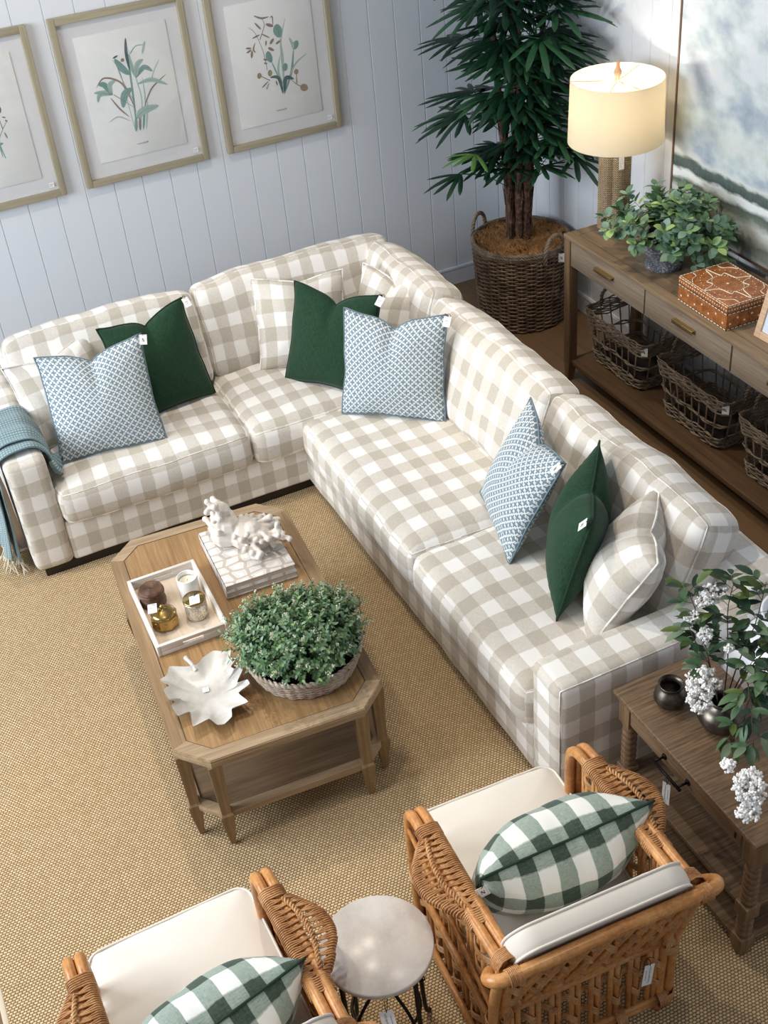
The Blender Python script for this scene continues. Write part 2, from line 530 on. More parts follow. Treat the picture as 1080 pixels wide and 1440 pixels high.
def cane(name, a, b, c, rough=.32, scale=9):
    t = NT(name, rough, a, .5)
    oc = t.coord('Object'); uv = t.coord('UV')
    f = t.noise(oc, scale, 3, .6); g = t.noise(t.mapping(uv, (400, 8, 1)), 1, 3, .6); k = t.noise(oc, scale * 9, 2)
    f = t.math('ADD', t.math('MULTIPLY', f, .45), t.math('ADD', t.math('MULTIPLY', g, .3), t.math('MULTIPLY', k, .25)))
    t.color(t.ramp(f, [(.36, c), (.5, a), (.64, b)])); t.bump(g, .2, .001)
    return t.mat
RATTAN = cane('honey_rattan', S(198, 138, 80), S(224, 168, 108), S(156, 98, 50), .3)
RATTANW = cane('honey_rattan_binding', S(186, 134, 84), S(220, 176, 124), S(128, 82, 46), .4, 16)
KUBU = cane('grey_brown_wicker', S(120, 98, 76), S(172, 148, 120), S(66, 50, 38), .6, 14)
KUBU2 = cane('grey_wicker', S(132, 116, 98), S(172, 156, 134), S(84, 70, 56), .65, 14)
PALEWICK = cane('pale_grey_wicker', S(176, 160, 142), S(210, 198, 182), S(128, 110, 94), .65, 14)
WICKDARK = simple('dark_wicker_inner_lining', S(38, 28, 20), .9)  # dark brown lining and floor inside the baskets

# ---------------------------------------------------------------- small shared parts
def glyph_N(m, T, s):
    """serif capital N, height s, in the local xy plane"""
    z0, z1 = .0004, .0007
    w_ = s * .62
    box(m, -w_ / 2, -w_ / 2 + s * .09, -s / 2, s / 2, z0, z1, 0, T)
    box(m, w_ / 2 - s * .09, w_ / 2, -s / 2, s / 2, z0, z1, 0, T)
    for x in (-w_ / 2 + s * .02, w_ / 2 - s * .04):
        for y in ((-s / 2, -s / 2 + s * .05), (s / 2 - s * .05, s / 2)):
            if (x > 0 and y[0] < 0): continue
            box(m, x - s * .1, x + s * .14, y[0], y[1], z0, z1, 0, T)
    a = [(-w_ / 2, s / 2), (-w_ / 2 + s * .2, s / 2), (w_ / 2, -s / 2), (w_ / 2 - s * .2, -s / 2)]
    prism(m, list(reversed(a)), z0, z1, 0, T)
def glyph_lines(m, T, w_, h_, seed=0, vertical=True):
    """small illegible handwriting and a line of print"""
    rnd = random.Random(seed)
    P = []
    n = 46; L = h_ * .78
    for i in range(n):
        t = i / (n - 1)
        y = -L / 2 + L * t
        x = -w_ * .12 + w_ * .13 * sin(i * 1.9) * (1.5 if i in (0, 1, 12, 13, 30) else .8) + rnd.uniform(-.03, .03) * w_
        P.append((x, y, .0005))
    tube(m, P, .00045, 4, T=T)
    for i in range(14):
        y = -L * .3 + i * L * .045
        box(m, w_ * .2, w_ * .2 + w_ * .07, y, y + L * .028, .0004, .0006, 0, T)

def make_tag(parent, T, w_=.034, h_=.048, kind='N', cord_to=None, lab=None):
    """hanging card; T places the card centre (x right, y up, z towards viewer) in the parent's space; cord to cord_to"""
    m = M(); prism(m, [(-w_ / 2, -h_ / 2), (w_ / 2, -h_ / 2), (w_ / 2, h_ / 2), (-w_ / 2, h_ / 2)], -.0004, .0004, 0, T)
    c = obj('price_tag', m, CARD, parent, local=True)
    g = M()
    if kind == 'N':
        glyph_N(g, T @ Matrix.Translation((0, -.002, 0)), h_ * .34)
        b = .0035; t = .0005
        for (x0, x1, y0, y1) in ((-w_ / 2 + b, w_ / 2 - b, h_ / 2 - b - t, h_ / 2 - b), (-w_ / 2 + b, w_ / 2 - b, -h_ / 2 + b, -h_ / 2 + b + t), (-w_ / 2 + b, -w_ / 2 + b + t, -h_ / 2 + b, h_ / 2 - b), (w_ / 2 - b - t, w_ / 2 - b, -h_ / 2 + b, h_ / 2 - b)):
            box(g, x0, x1, y0, y1, .0004, .0006, 0, T)
        inkm = INK
    elif kind == 'small':
        for i in range(5): box(g, -w_ * .22 + i * w_ * .09, -w_ * .17 + i * w_ * .09, .001, .0035, .0004, .0006, 0, T)
        for i in range(3): box(g, -w_ * .12 + i * w_ * .08, -w_ * .08 + i * w_ * .08, -.008, -.006, .0004, .0006, 0, T)
        inkm = INK
    else:
        glyph_lines(g, T, w_, h_, hash(kind) % 97 if False else len(kind)); inkm = GREYINK
    l = obj('lettering', g, inkm, parent, local=True)
    # re-parent lettering to the card
    l.parent = c; l.location = Vector(l.location) - Vector(c.location)
    if cord_to is not None:
        k = M(); a = T @ Vector((0, h_ / 2 - .004, .001)); e = Vector(cord_to)
        P = [a, a.lerp(e, .4) + Vector((.004, -.003, .006)), e]
        tube(k, smooth_path(P, 5), .0011, 5)
        a2 = T @ Vector((0.002, h_ / 2 - .004, -.001))
        tube(k, smooth_path([a2, a2.lerp(e, .5) + Vector((-.007, -.004, .003)), e], 5), .0011, 5)
        tube(k, smooth_path([e, e + Vector((.010, -.006, .006)), e + Vector((.018, -.006, -.006))], 4), .001, 4)
        tube(k, smooth_path([e, e + Vector((-.010, -.006, .004)), e + Vector((-.016, -.006, -.010))], 4), .001, 4)
        obj('tag_cord', k, CORD, parent, local=True)
    return c

def M4(x, y, z, o):
    x, y, z = Vector(x), Vector(y), Vector(z)
    return Matrix(((x.x, y.x, z.x, o[0]), (x.y, y.y, z.y, o[1]), (x.z, y.z, z.z, o[2]), (0, 0, 0, 1)))
def frame_from(bmid, xdir, topmid):
    x = Vector(xdir).normalized(); up = Vector(topmid) - Vector(bmid)
    up = (up - x * up.dot(x)).normalized(); y = up.cross(x)
    return M4(x, y, up, bmid)

# ---------------------------------------------------------------- the setting
PITCH = .1555; G0 = 1.488
def panel_wall(name, axis, lo, hi, at, h, phase, flip):
    m = M(); pts = []
    k = math.floor((lo - phase) / PITCH)
    s = lo; pts.append((lo, 0))
    while phase + k * PITCH < hi:
        g = phase + k * PITCH
        if g > lo + .01 and g < hi - .01:
            pts += [(g - .0035, 0), (g - .0012, .0055), (g + .0012, .0055), (g + .0035, 0)]
        k += 1
    pts.append((hi, 0)); n = len(pts)
    def P(a, d, z):
        return (a, at + d, z) if axis == 'x' else (at + d, a, z)
    V = [P(a, d, z) for z in (0, h) for a, d in pts]
    F = []
    for i in range(n - 1):
        q = (i, i + 1, n + i + 1, n + i)
        F.append(q if not flip else tuple(reversed(q)))
    m.add(V, F, None, 0, False)
    # thickness behind
    if axis == 'x': box(m, lo, hi, at + .006, at + .12, 0, h)
    else: box(m, at + .006, at + .12, lo, hi, 0, h)
    o = obj(name, m, WALL); o['kind'] = 'structure'; return o
panel_wall('wall_back', 'x', -1.2, 3.64, 6.30, 3.0, G0, True)
panel_wall('wall_right', 'y', -1.5, 6.30, 3.64, 3.0, 6.30 - PITCH * .5, False)

m = M(); box(m, -3.5, 4.2, -1.5, 6.6, -.06, -.012)
o = obj('floor', m, FLOOR); o['kind'] = 'structure'
for nm, a in (('baseboard_back', (-1.2, 3.64, 6.284, 6.30)), ('baseboard_right', (3.624, 3.64, -1.5, 6.284))):
    m = M(); x0, x1, y0, y1 = a
    box(m, x0, x1, y0, y1, -.012, .085)
    if nm.endswith('back'):
        box(m, x0, x1, 6.290, 6.30, .085, .10); tube(m, [(x0, 6.287, .088), (x1, 6.287, .088)], .005, 8)
    else:
        box(m, 3.630, 3.64, y0, y1, .085, .10); tube(m, [(3.627, y0, .088), (3.627, y1, .088)], .005, 8)
    o = obj(nm, m, TRIM); o['kind'] = 'structure'

m = M(); box(m, -.455, 2.62, .4, 4.98, -.012, 0)
rug = obj('sisal_rug', m, SISAL)
tag(rug, 'large woven tan sisal rug under the sofa and coffee table', 'rug')
m = M()
for a in ((-.47, -.452, .4, 4.99), (-.47, 2.63, 4.975, 4.993)): bbox(m, *a, -.012, .0015, .002)
obj('rug_binding', m, simple('rug_binding_tape', S(206, 192, 168), .9), rug)

# ---------------------------------------------------------------- sectional sofa
sofa = thing('sectional_sofa', 'L-shaped sectional sofa in cream and oatmeal buffalo check fabric', 'sofa', (1.5, 4.7, 0))
def arm(x0, x1, y0, y1, z1, nm, seed):
    m = M()
    rbox(m, ((x0 + x1) / 2, (y0 + y1) / 2, .045 + (z1 - .045) / 2), ((x1 - x0) / 2, (y1 - y0) / 2, (z1 - .045) / 2), .035, .05, nz=.004, seed=seed, uvo=(.02 * seed, .03))
    if x1 > 1:
        k_ = .0098
        tube(m, [(x0 + k_, y0 + k_, .08), (x0 + k_, y0 + k_, z1 - .036), (x0 + .0138, y0 + .0138, z1 - .0142), (x0 + .036, y0 + k_, z1 - k_), (x1 - .04, y0 + k_, z1 - k_)], .0026, 5)
    return obj(nm, m, GING, sofa)
def block(nm, x0, x1, y0, y1, z0, z1, r=.02, uvo=(0, 0), crown=0, sc=0, nz=.003, seed=1, step=.06):
    m = M()
    rbox(m, ((x0 + x1) / 2, (y0 + y1) / 2, (z0 + z1) / 2), ((x1 - x0) / 2, (y1 - y0) / 2, (z1 - z0) / 2), r, step, crown=crown, sidecrown=sc, nz=nz, seed=seed, uvo=uvo)
    return obj(nm, m, GING, sofa)
block('base', .305, 1.62, 4.70, 5.74, .045, .27, uvo=(.01, .02), seed=2)
block('base', 1.505, 2.46, 2.56, 5.74, .045, .27, uvo=(.02, .05), seed=3, nz=.006)
arm(.13, .312, 4.69, 5.74, .635, 'arm', 1)
arm(1.50, 2.45, 2.385, 2.572, .605, 'arm', 4)
block('back_frame', .30, 2.46, 5.50, 5.745, .25, .70, .03, seed=5)
block('back_frame', 2.27, 2.462, 2.40, 5.60, .25, .70, .03, seed=6)
m = M(); box(m, .165, 1.54, 4.715, 5.70, 0.0, .05); box(m, 1.54, 2.43, 2.41, 5.70, 0.0, .05)
obj('plinth', m, DARKPLINTH, sofa)
def seat(x0, x1, y0, y1, seed, uvo, z0=.245, z1=.45):
    m = M()
    def sag(q, u, v, t):
        if t > 0: q.z -= .006 * noise.noise(Vector((u * 2 + seed, v * 2, 0)))
        return q
    rg = rbox(m, ((x0 + x1) / 2, (y0 + y1) / 2, (z0 + z1) / 2), ((x1 - x0) / 2, (y1 - y0) / 2, (z1 - z0) / 2), .055, .04, crown=.022, sidecrown=.018, nz=.006, seed=seed, uvo=uvo, sag=sag, rings=[2, -2])
    for P in rg: tube(m, P, .0026, 5, closed=True)
    return obj('seat_cushion', m, GING, sofa)
seat(.318, 1.238, 4.668, 5.36, 1, (.03, .02))
seat(1.246, 1.96, 4.655, 5.36, 2, (.05, .00))
seat(1.478, 2.20, 3.475, 4.640, 3, (.03, .03))
seat(1.478, 2.20, 2.578, 3.468, 4, (.03, .06))
def backc(origin, xdir, wd, h, th, lean, seed, uvo, slump=.02):
    """origin: bottom front centre; xdir: along the seat (right when facing it)"""
    x = Vector(xdir).normalized(); z0 = Vector((0, 0, 1)); y0 = z0.cross(x)
    up = (z0 * cos(lean) + y0 * sin(lean)); y = up.cross(x)
    T = M4(x, y, up, origin)
    m = M()
    def sag(q, u, v, t):
        q.z -= slump * (1 - u * u) * 0 + slump * abs(u) ** 3 * (t > 0) * .6 - .012 * noise.noise(Vector((u * 1.7 + seed * 3, t, v)))
        q.y -= .03 * max(0, 1 - u ** 4) * max(0, 1 - t ** 4) * (v < 0) * -v * -1 * -1
        return q
    # build with thickness along z so that checks run over the large face
    Tz = T @ Matrix(((1, 0, 0, 0), (0, 0, -1, th / 2), (0, 1, 0, h / 2), (0, 0, 0, 1)))
    def sag2(q, u, v, t):
        q.y -= slump * abs(u) ** 3 * (v > 0) * .7 - .014 * noise.noise(Vector((u * 1.7 + seed * 3, v, 0)))
        return q
    rg = rbox(m, (0, 0, 0), (wd / 2, h / 2, th / 2), .05, .045, crown=.028, sidecrown=.012, nz=.009, seed=seed, uvo=uvo, sag=sag2, T=Tz, rings=[2, -2])
    for P in rg: tube(m, P, .0026, 5, closed=True)
    return obj('back_cushion', m, GING, sofa)
LEAN = radians(20)
backc((.79, 5.215, .455), (1, 0, 0), .94, .475, .19, LEAN, 11, (.02, .04))
backc((1.80, 5.215, .455), (1, 0, 0), 1.06, .485, .19, LEAN, 12, (.03, .01))
backc((2.055, 5.00, .455), (0, -1, 0), .72, .485, .19, LEAN, 13, (.01, .02))
backc((2.055, 4.115, .455), (0, -1, 0), 1.03, .475, .19, LEAN, 14, (.03, .05))
backc((2.055, 3.085, .455), (0, -1, 0), 1.02, .475, .19, LEAN, 15, (.05, .02))

# ---------------------------------------------------------------- loose pillows
def pillow(name, label, T, w_, h_, t_, cover, pipe, chop=.05, seed=0, group=None, tag_at=None, pr=.004, pinch=.07, tagkind='N', stuffing=1.0):
    root = thing(name, label, 'pillow', mat=T, group=group)
    N = 30; V = []; F = []; U = []; idx = {}
    def edge(u, v):
        X = u * w_ / 2 * (1 - pinch * (1 - v * v)); Z = v * h_ / 2 * (1 - pinch * (1 - u * u))
        g = exp(-abs(u) / .34) - .05
        k = max(0, (v + 1) / 2) ** 2.2
        Z -= chop * g * k
        X *= 1 - .25 * chop / h_ * k
        return X, Z, g, k
    def pos(u, v, side):
        X, Z, g, k = edge(u, v)
        T_ = t_ / 2 * (max(0, 1 - abs(u) ** 2.3) ** .62) * (max(0, 1 - abs(v) ** 2.3) ** .62)
        T_ *= 1 - .36 * exp(-(u / .12) ** 2) * max(0, v) ** 1.3 * min(1, chop / .05)
        # radiating tucks at the corners
        cr = sum(sin((atan2(v - sv, u - su)) * 13 + seed) * exp(-((u - su) ** 2 + (v - sv) ** 2) * 3.2) for su in (-1, 1) for sv in (-1, 1))
        T_ *= 1 + .09 * cr
        nn = noise.noise(Vector((u * 1.6 + seed, v * 1.6, side * 3 + seed)))
        T_ *= 1 + .10 * nn
        d = noise.noise(Vector((u * 2.2, v * 2.2, seed + 9.1))) * .008
        Zp = Z + h_ / 2 * (1 - pinch * .2) + d
        return (X + d, side * T_, max(Zp, -.0))
    for side in (-1, 1):
        for j in range(N + 1):
            for i in range(N + 1):
                u, v = -1 + 2 * i / N, -1 + 2 * j / N
                bd = i in (0, N) or j in (0, N)
                key = (i, j, 0 if bd else side)
                if key not in idx:
                    idx[key] = len(V); V.append(pos(u, v, side if not bd else 1))
    def g_(i, j, side): return idx[(i, j, 0 if (i in (0, N) or j in (0, N)) else side)]
    for side in (-1, 1):
        for j in range(N):
            for i in range(N):
                q = [(i, j), (i + 1, j), (i + 1, j + 1), (i, j + 1)]
                if side > 0: q = q[::-1]
                F.append(tuple(g_(a, b, side) for a, b in q))
                U.append([((-1 + 2 * a / N) * w_ / 2 + (.013 if side < 0 else .05), (-1 + 2 * b / N) * h_ / 2 + .02) for a, b in q])
    m = M(); m.add(V, F, U)
    obj('cover', m, cover, root, local=True)
    if pipe:
        P = []
        loop = [(i, 0) for i in range(N)] + [(N, j) for j in range(N)] + [(N - i, N) for i in range(N)] + [(0, N - j) for j in range(N)]
        P = [Vector(V[idx[(i, j, 0)]]) for i, j in loop]
        k = M(); tube(k, P, pr, 6, closed=True); obj('piping', k, pipe, root, local=True)
    if tag_at:
        (cx, cz, rot, side) = tag_at
        X, Z, _, _ = edge(cx, cz)
        base = Vector((X, 0, Z + h_ / 2 * (1 - pinch * .2)))
        c = base + Vector((0.014 * (1 if cx > 0 else -1) * .4, -.030, -.026)) if side < 0 else base + Vector((0, .03, -.02))
        Tt = Matrix.Translation(c) @ Matrix.Rotation(rot, 4, 'Y') @ Matrix.Rotation(radians(68), 4, 'X')
        make_tag(root, Tt, kind=tagkind, cord_to=base)
    return root
SZ = .468
def fp(b, xd, t): return frame_from(b, xd, t)
pillow('throw_pillow', 'cream check pillow wedged between left sofa arm and blue patterned pillow', fp((.55, 5.09, SZ), (.42, .12, 0), (.56, 5.33, .86)), .47, .42, .16, GING, GING, .05, 3, 'buffalo check pillows on the sofa')
pillow('throw_pillow', 'blue and white fretwork pillow beside the left sofa arm and throw', fp((.630, 4.84, SZ), (.464, -.069, 0), (.622, 5.05, .9)), .50, .50, .17, FRET, BLUEPIPE, .06, 1, 'blue fretwork pillows', (1, 1, .2, -1))
pillow('throw_pillow', 'dark green linen pillow just right of the leftmost blue pillow', fp((.985, 5.04, SZ), (.43, .07, 0), (.972, 5.21, .9)), .46, .49, .16, GREEN, GREENPIPE, .055, 2, 'green linen pillows', (1, 1, -.1, -1), tagkind='small')
pillow('throw_pillow', 'cream check pillow half hidden behind the green pillow nearest the corner', fp((1.69, 5.06, SZ), (.40, -.16, 0), (1.83, 5.245, .87)), .47, .46, .16, GING, GING, .03, 5, 'buffalo check pillows on the sofa')
pillow('throw_pillow', 'creased cream check pillow tucked right in the corner of the sofa', fp((2.02, 4.86, SZ + .03), (.19, -.36, 0), (2.19, 4.95, .87)), .46, .44, .18, GING, GING, .06, 6, 'buffalo check pillows on the sofa')
pillow('throw_pillow', 'dark green linen pillow in the sofa corner, left of a blue pillow', fp((1.70, 4.80, SZ), (.275, -.37, 0), (1.82, 4.94, .9)), .50, .49, .16, GREEN, GREENPIPE, .07, 7, 'green linen pillows', (1, 1, .25, -1), tagkind='small')
pillow('throw_pillow', 'blue and white fretwork pillow in the middle, before the sofa corner', fp((1.85, 4.385, SZ), (.367, -.331, 0), (1.985, 4.46, .9)), .51, .50, .17, FRET, BLUEPIPE, .07, 8, 'blue fretwork pillows', (1, 1, .1, -1), tagkind='small')
pillow('throw_pillow', 'blue and white fretwork pillow standing left of the green pillow on the long side', fp((1.84, 3.42, SZ), (-.14, -.49, 0), (2.04, 3.30, .9)), .50, .49, .17, FRET, BLUEPIPE, .06, 9, 'blue fretwork pillows', (1, 1, .1, -1))
pillow('throw_pillow', 'dark green linen pillow seen edge-on between a blue and a check pillow', fp((1.905, 3.015, SZ), (-.23, -.315, 0), (2.035, 3.0, .9)), .50, .49, .21, GREEN, GREENPIPE, .05, 10, 'green linen pillows', (1, 1, .3, -1))
pillow('throw_pillow', 'plump cream check pillow leaning by the right sofa arm', fp((1.915, 2.815, SZ), (-.18, -.24, 0), (2.12, 2.735, .86)), .47, .47, .24, GING, GING, .05, 12, 'buffalo check pillows on the sofa', pinch=.05)

# ---------------------------------------------------------------- coffee table
ct = thing('coffee_table', 'octagonal limed oak coffee table with lower shelf on the rug', 'table', (.733, 3.46, 0), radians(-4.2))
HW, HL, CH, TZ = .381, .668, .105, .462
def octo(i, hw=HW, hl=HL, c=CH):
    hw -= i; hl -= i; k = c - i * .586
    return [(-hw + k, -hl), (hw - k, -hl), (hw, -hl + k), (hw, hl - k), (hw - k, hl), (-hw + k, hl), (-hw, hl - k), (-hw, -hl + k)]
m = M(); prism(m, octo(.052), TZ - .03, TZ); obj('tabletop', m, OAKT, ct, local=True)
m = M(); a, b = octo(0), octo(.0525)
for i in range(8):
    j = (i + 1) % 8; q = [a[i], a[j], b[j], b[i]]
    mi = 1 if i in (0, 4, 1, 3, 5, 7) else 0
    b0 = .003
    # little bevel on the outer edge
    c_ = octo(b0)
    prism(m, [c_[i], c_[j], b[j], b[i]], TZ - .036, TZ + .0015, mi)
    prism(m, [a[i], a[j], c_[j], c_[i]], TZ - .034, TZ - .0015, mi)
obj('border', m, [OAKX, OAKW], ct, local=True)
m = M(); a, b = octo(.0525), octo(.0555)
for i in range(8):
    j = (i + 1) % 8
    prism(m, [a[i], a[j], b[j], b[i]], TZ - .001, TZ + .0006)
obj('inlay_line', m, simple('dark_inlay_line', S(84, 58, 34), .6), ct, local=True)
m = M(); prism(m, octo(.045, c=.11), .150, .166); obj('shelf', m, wood('shelf_oak', S(96, 76, 56), S(140, 116, 90), axis='X', gscale=1.6), ct, local=True)
m = M(); a, b = octo(.016), octo(.05)
for i in range(8):
    j = (i + 1) % 8; prism(m, [a[i], a[j], b[j], b[i]], .145, .172, 1 if i in (0, 4, 1, 3, 5, 7) else 0)
obj('shelf_rail', m, [OAKX, OAKW], ct, local=True)
lp = octo(.018)
for i, (x, y) in enumerate(lp):
    m = M(); ang = atan2(y, x)
    # legs are turned to lie in the long side for one pair and the short side for the other
    secs = [(.428, .024), (.20, .017), (.178, .017), (.170, .024), (.140, .023), (.006, .0085)]
    V = []; F = []
    cx, cy = x * .985, y * .992
    for (z, hw) in secs:
        push = 0
        for (sx, sy) in ((-1, -1), (1, -1), (1, 1), (-1, 1)): V.append((cx + sx * hw, cy + sy * hw, z))
    for k in range(len(secs) - 1):
        for q in range(4):
            r = (q + 1) % 4; F.append((k * 4 + q, (k + 1) * 4 + q, (k + 1) * 4 + r, k * 4 + r))
    F.append((0, 1, 2, 3)); n = len(secs) * 4; F.append((n - 1, n - 2, n - 3, n - 4))
    m.add(V, F, None, 0, False); obj('leg', m, OAKZ, ct, local=True)

# tray
def rot_T(x, y, z, deg): return Matrix.Translation((x, y, z)) @ Matrix.Rotation(radians(deg), 4, 'Z')
WHITEWASH = wood('whitewashed_wood', S(214, 206, 196), S(244, 241, 236), axis='Y', contrast=.8)
WHITEW2 = wood('whitewashed_wood_end', S(208, 196, 184), S(242, 238, 233), axis='X', contrast=.8)
TRAYIN = wood('pale_tray_bed', S(206, 184, 158), S(230, 214, 194), axis='Y')
TT = TZ + .0018
tray = thing('serving_tray', 'whitewashed wooden tray with cut-out handles, holding four vessels', 'tray', (.5475, 3.607, TT), radians(-1))
tw, tl, th_, tk = .138, .217, .048, .014
m = M(); bbox(m, -tw + tk, tw - tk, -tl + tk, tl - tk, 0, .008, .001); obj('bed', m, TRAYIN, tray, local=True)
for s in (-1, 1):
    m = M(); bbox(m, *sorted((s * tw, s * (tw - tk))), -tl, tl, 0, th_, .002); obj('side_wall', m, WHITEWASH, tray, local=True)
    m = M(); y0, y1 = sorted((s * tl, s * (tl - tk)))
    bbox(m, -tw + tk, tw - tk, y0, y1, 0, .018, .001); bbox(m, -tw + tk, tw - tk, y0, y1, .033, th_, .001)
    bbox(m, -tw + tk, -.04, y0, y1, .018, .033, .001); bbox(m, .04, tw - tk, y0, y1, .018, .033, .001)
    obj('end_wall', m, WHITEW2, tray, local=True)
tb = TT + .008
# dark rattan lidded box
rb = thing('rattan_box', 'small round dark rattan lidded box in the tray', 'box', (.478, 3.695, tb))
DARKRAT = cane('dark_coiled_rattan', S(96, 66, 48), S(140, 104, 78), S(48, 30, 22), .5, 40)
m = M()
for k in range(9): 
    z = .004 + k * .0068; tube(m, [((.046 + .002 * sin(k)) * cos(a), (.046 + .002 * sin(k)) * sin(a), z) for a in [2 * pi * i / 36 for i in range(36)]], .0042, 6, closed=True)
lathe(m, [(.001, .001), (.044, .001), (.044, .06)], 30)
obj('body', m, DARKRAT, rb, local=True)
m = M(); P = []
for i in range(360):
    a = i * .18; r = .003 + .043 * i / 360; P.append((r * cos(a), r * sin(a), .070 + .003 * cos(r * 26)))
tube(m, P, .0028, 5); lathe(m, [(.049, .060), (.050, .066), (.047, .071), (.001, .069)], 36)
obj('lid', m, DARKRAT, rb, local=True)
# white candle
cn = thing('candle', 'white candle in a frosted white glass, back of the tray', 'candle', (.620, 3.668, tb))
WGLASS = simple('milky_white_glass', S(244, 243, 240), .15, spec=.6)
m = M(); lathe(m, [(.001, 0), (.036, 0), (.040, .006), (.041, .088), (.0395, .09), (.037, .088), (.036, .07)], 36); obj('glass', m, WGLASS, cn, local=True)
WAX = simple('cream_wax', S(246, 236, 212), .5)
m = M(); lathe(m, [(.0365, .068), (.02, .0685), (.001, .069)], 36); obj('wax', m, WAX, cn, local=True)
m = M(); tube(m, [(0, 0, .068), (.001, 0, .076)], .0009, 5); obj('wick', m, CORD, cn, local=True)
# octagonal gold candle
gc = thing('gold_candle_jar', 'octagonal antique gold candle jar with knob lid and card tag', 'candle', (.482, 3.545, tb), radians(10))
m = M(); lathe(m, [(.001, 0), (.040, 0), (.052, .008), (.053, .012), (.053, .052), (.050, .058), (.046, .060)], 8, smooth=False)
for k in range(8):
    a = (k + .5) * pi / 4; Tm = Matrix.Rotation(a, 4, 'Z') @ Matrix.Translation((.0492, 0, .032)) @ Matrix.Rotation(pi / 2, 4, 'Y')
    lathe(m, [(.0095, -.0005), (.010, .0006), (.009, .0009), (.0002, .0010)], 16, T=Tm)
obj('body', m, GOLD, gc, local=True)
m = M(); lathe(m, [(.047, .060), (.047, .064), (.040, .068), (.022, .078), (.010, .082), (.006, .085), (.009, .089), (.010, .094), (.006, .099), (.0003, .100)], 24); obj('lid', m, GOLD, gc, local=True)
make_tag(gc, M4((.75, -.45, .1), (.42, .8, .35), (-.25, -.15, .93), (-.035, .005, .098)), .04, .04, 'small', cord_to=(0, 0, .088))
# mercury glass jar with gold lid
mj = thing('glass_candle_jar', 'mercury glass candle jar with brass lid and card tag', 'candle', (.605, 3.532, tb))
t = NT('mercury_glass', .25, S(222, 214, 196), .8, .55)
nn = t.noise(t.coord('Object'), 180, 3, .7)
t.color(t.ramp(nn, [(.4, S(172, 164, 146)), (.6, S(236, 232, 220))])); t.bump(nn, .2, .001); MERC = t.mat
m = M(); lathe(m, [(.001, 0), (.036, 0), (.042, .008), (.0435, .02), (.0435, .075), (.041, .08), (.038, .078)], 40); obj('glass', m, MERC, mj, local=True)
m = M(); lathe(m, [(.0435, .080), (.0445, .083), (.043, .088), (.036, .0865), (.033, .090), (.012, .092), (.006, .096), (.008, .103), (.0003, .105)], 40); obj('lid', m, GOLD, mj, local=True)
make_tag(mj, M4((.95, -.25, .15), (.25, .9, .3), (-.2, -.25, .93), (-.004, -.030, .104)), .04, .038, 'small', cord_to=(0, .0, .101))

# two books
def pebble():
    t = NT('pebble_patterned_cover', .55, S(222, 214, 204), .3)
    v = t.n('ShaderNodeTexVoronoi', feature='DISTANCE_TO_EDGE'); wob = t.noise(t.coord('Object'), 12, 2, .5, 1)
    q = t.n('ShaderNodeVectorMath', operation='MULTIPLY_ADD'); t.link(wob, q.inputs[0]); q.inputs[1].default_value = (.02, .02, 0); t.link(t.coord('Object'), q.inputs[2])
    mp = t.mapping(q.outputs[0], (15, 21, 1)); t.link(mp, v.inputs['Vector']); v.inputs['Scale'].default_value = 1
    v.inputs['Randomness'].default_value = .4
    rg = t.ramp(v.outputs['Distance'], [(.09, S(196, 184, 172)), (.13, S(232, 228, 222)), (.24, S(216, 208, 200)), (.29, S(236, 232, 226))])
    t.color(rg); return t.mat
PEB = pebble(); PAGES = simple('book_pages', S(214, 204, 190), .8, nscale=60, namt=.06)
def book(nm, x, y, z, hw, hl, h, deg, label):
    b = thing(nm, label, 'book', (x, y, z), radians(deg))
    m = M(); bbox(m, -hw, hw, -hl, hl, 0, .0035, .001); bbox(m, -hw, hw, -hl, hl, h - .0035, h, .001); bbox(m, -hw, -hw + .004, -hl, hl, 0, h, .001)
    obj('cover', m, PEB, b, local=True)
    m = M(); box(m, -hw + .004, hw - .006, -hl + .006, hl - .006, .0036, h - .0036); obj('pages', m, PAGES, b, local=True)
book('book', .893, 3.755, TT, .146, .193, .030, -3, 'pebble patterned book lying under a matching book, on the coffee table')
book('book', .891, 3.757, TT + .0303, .144, .191, .030, -2.4, 'pebble patterned book on top of its twin, directly under the coral')
BZ = TT + .0606

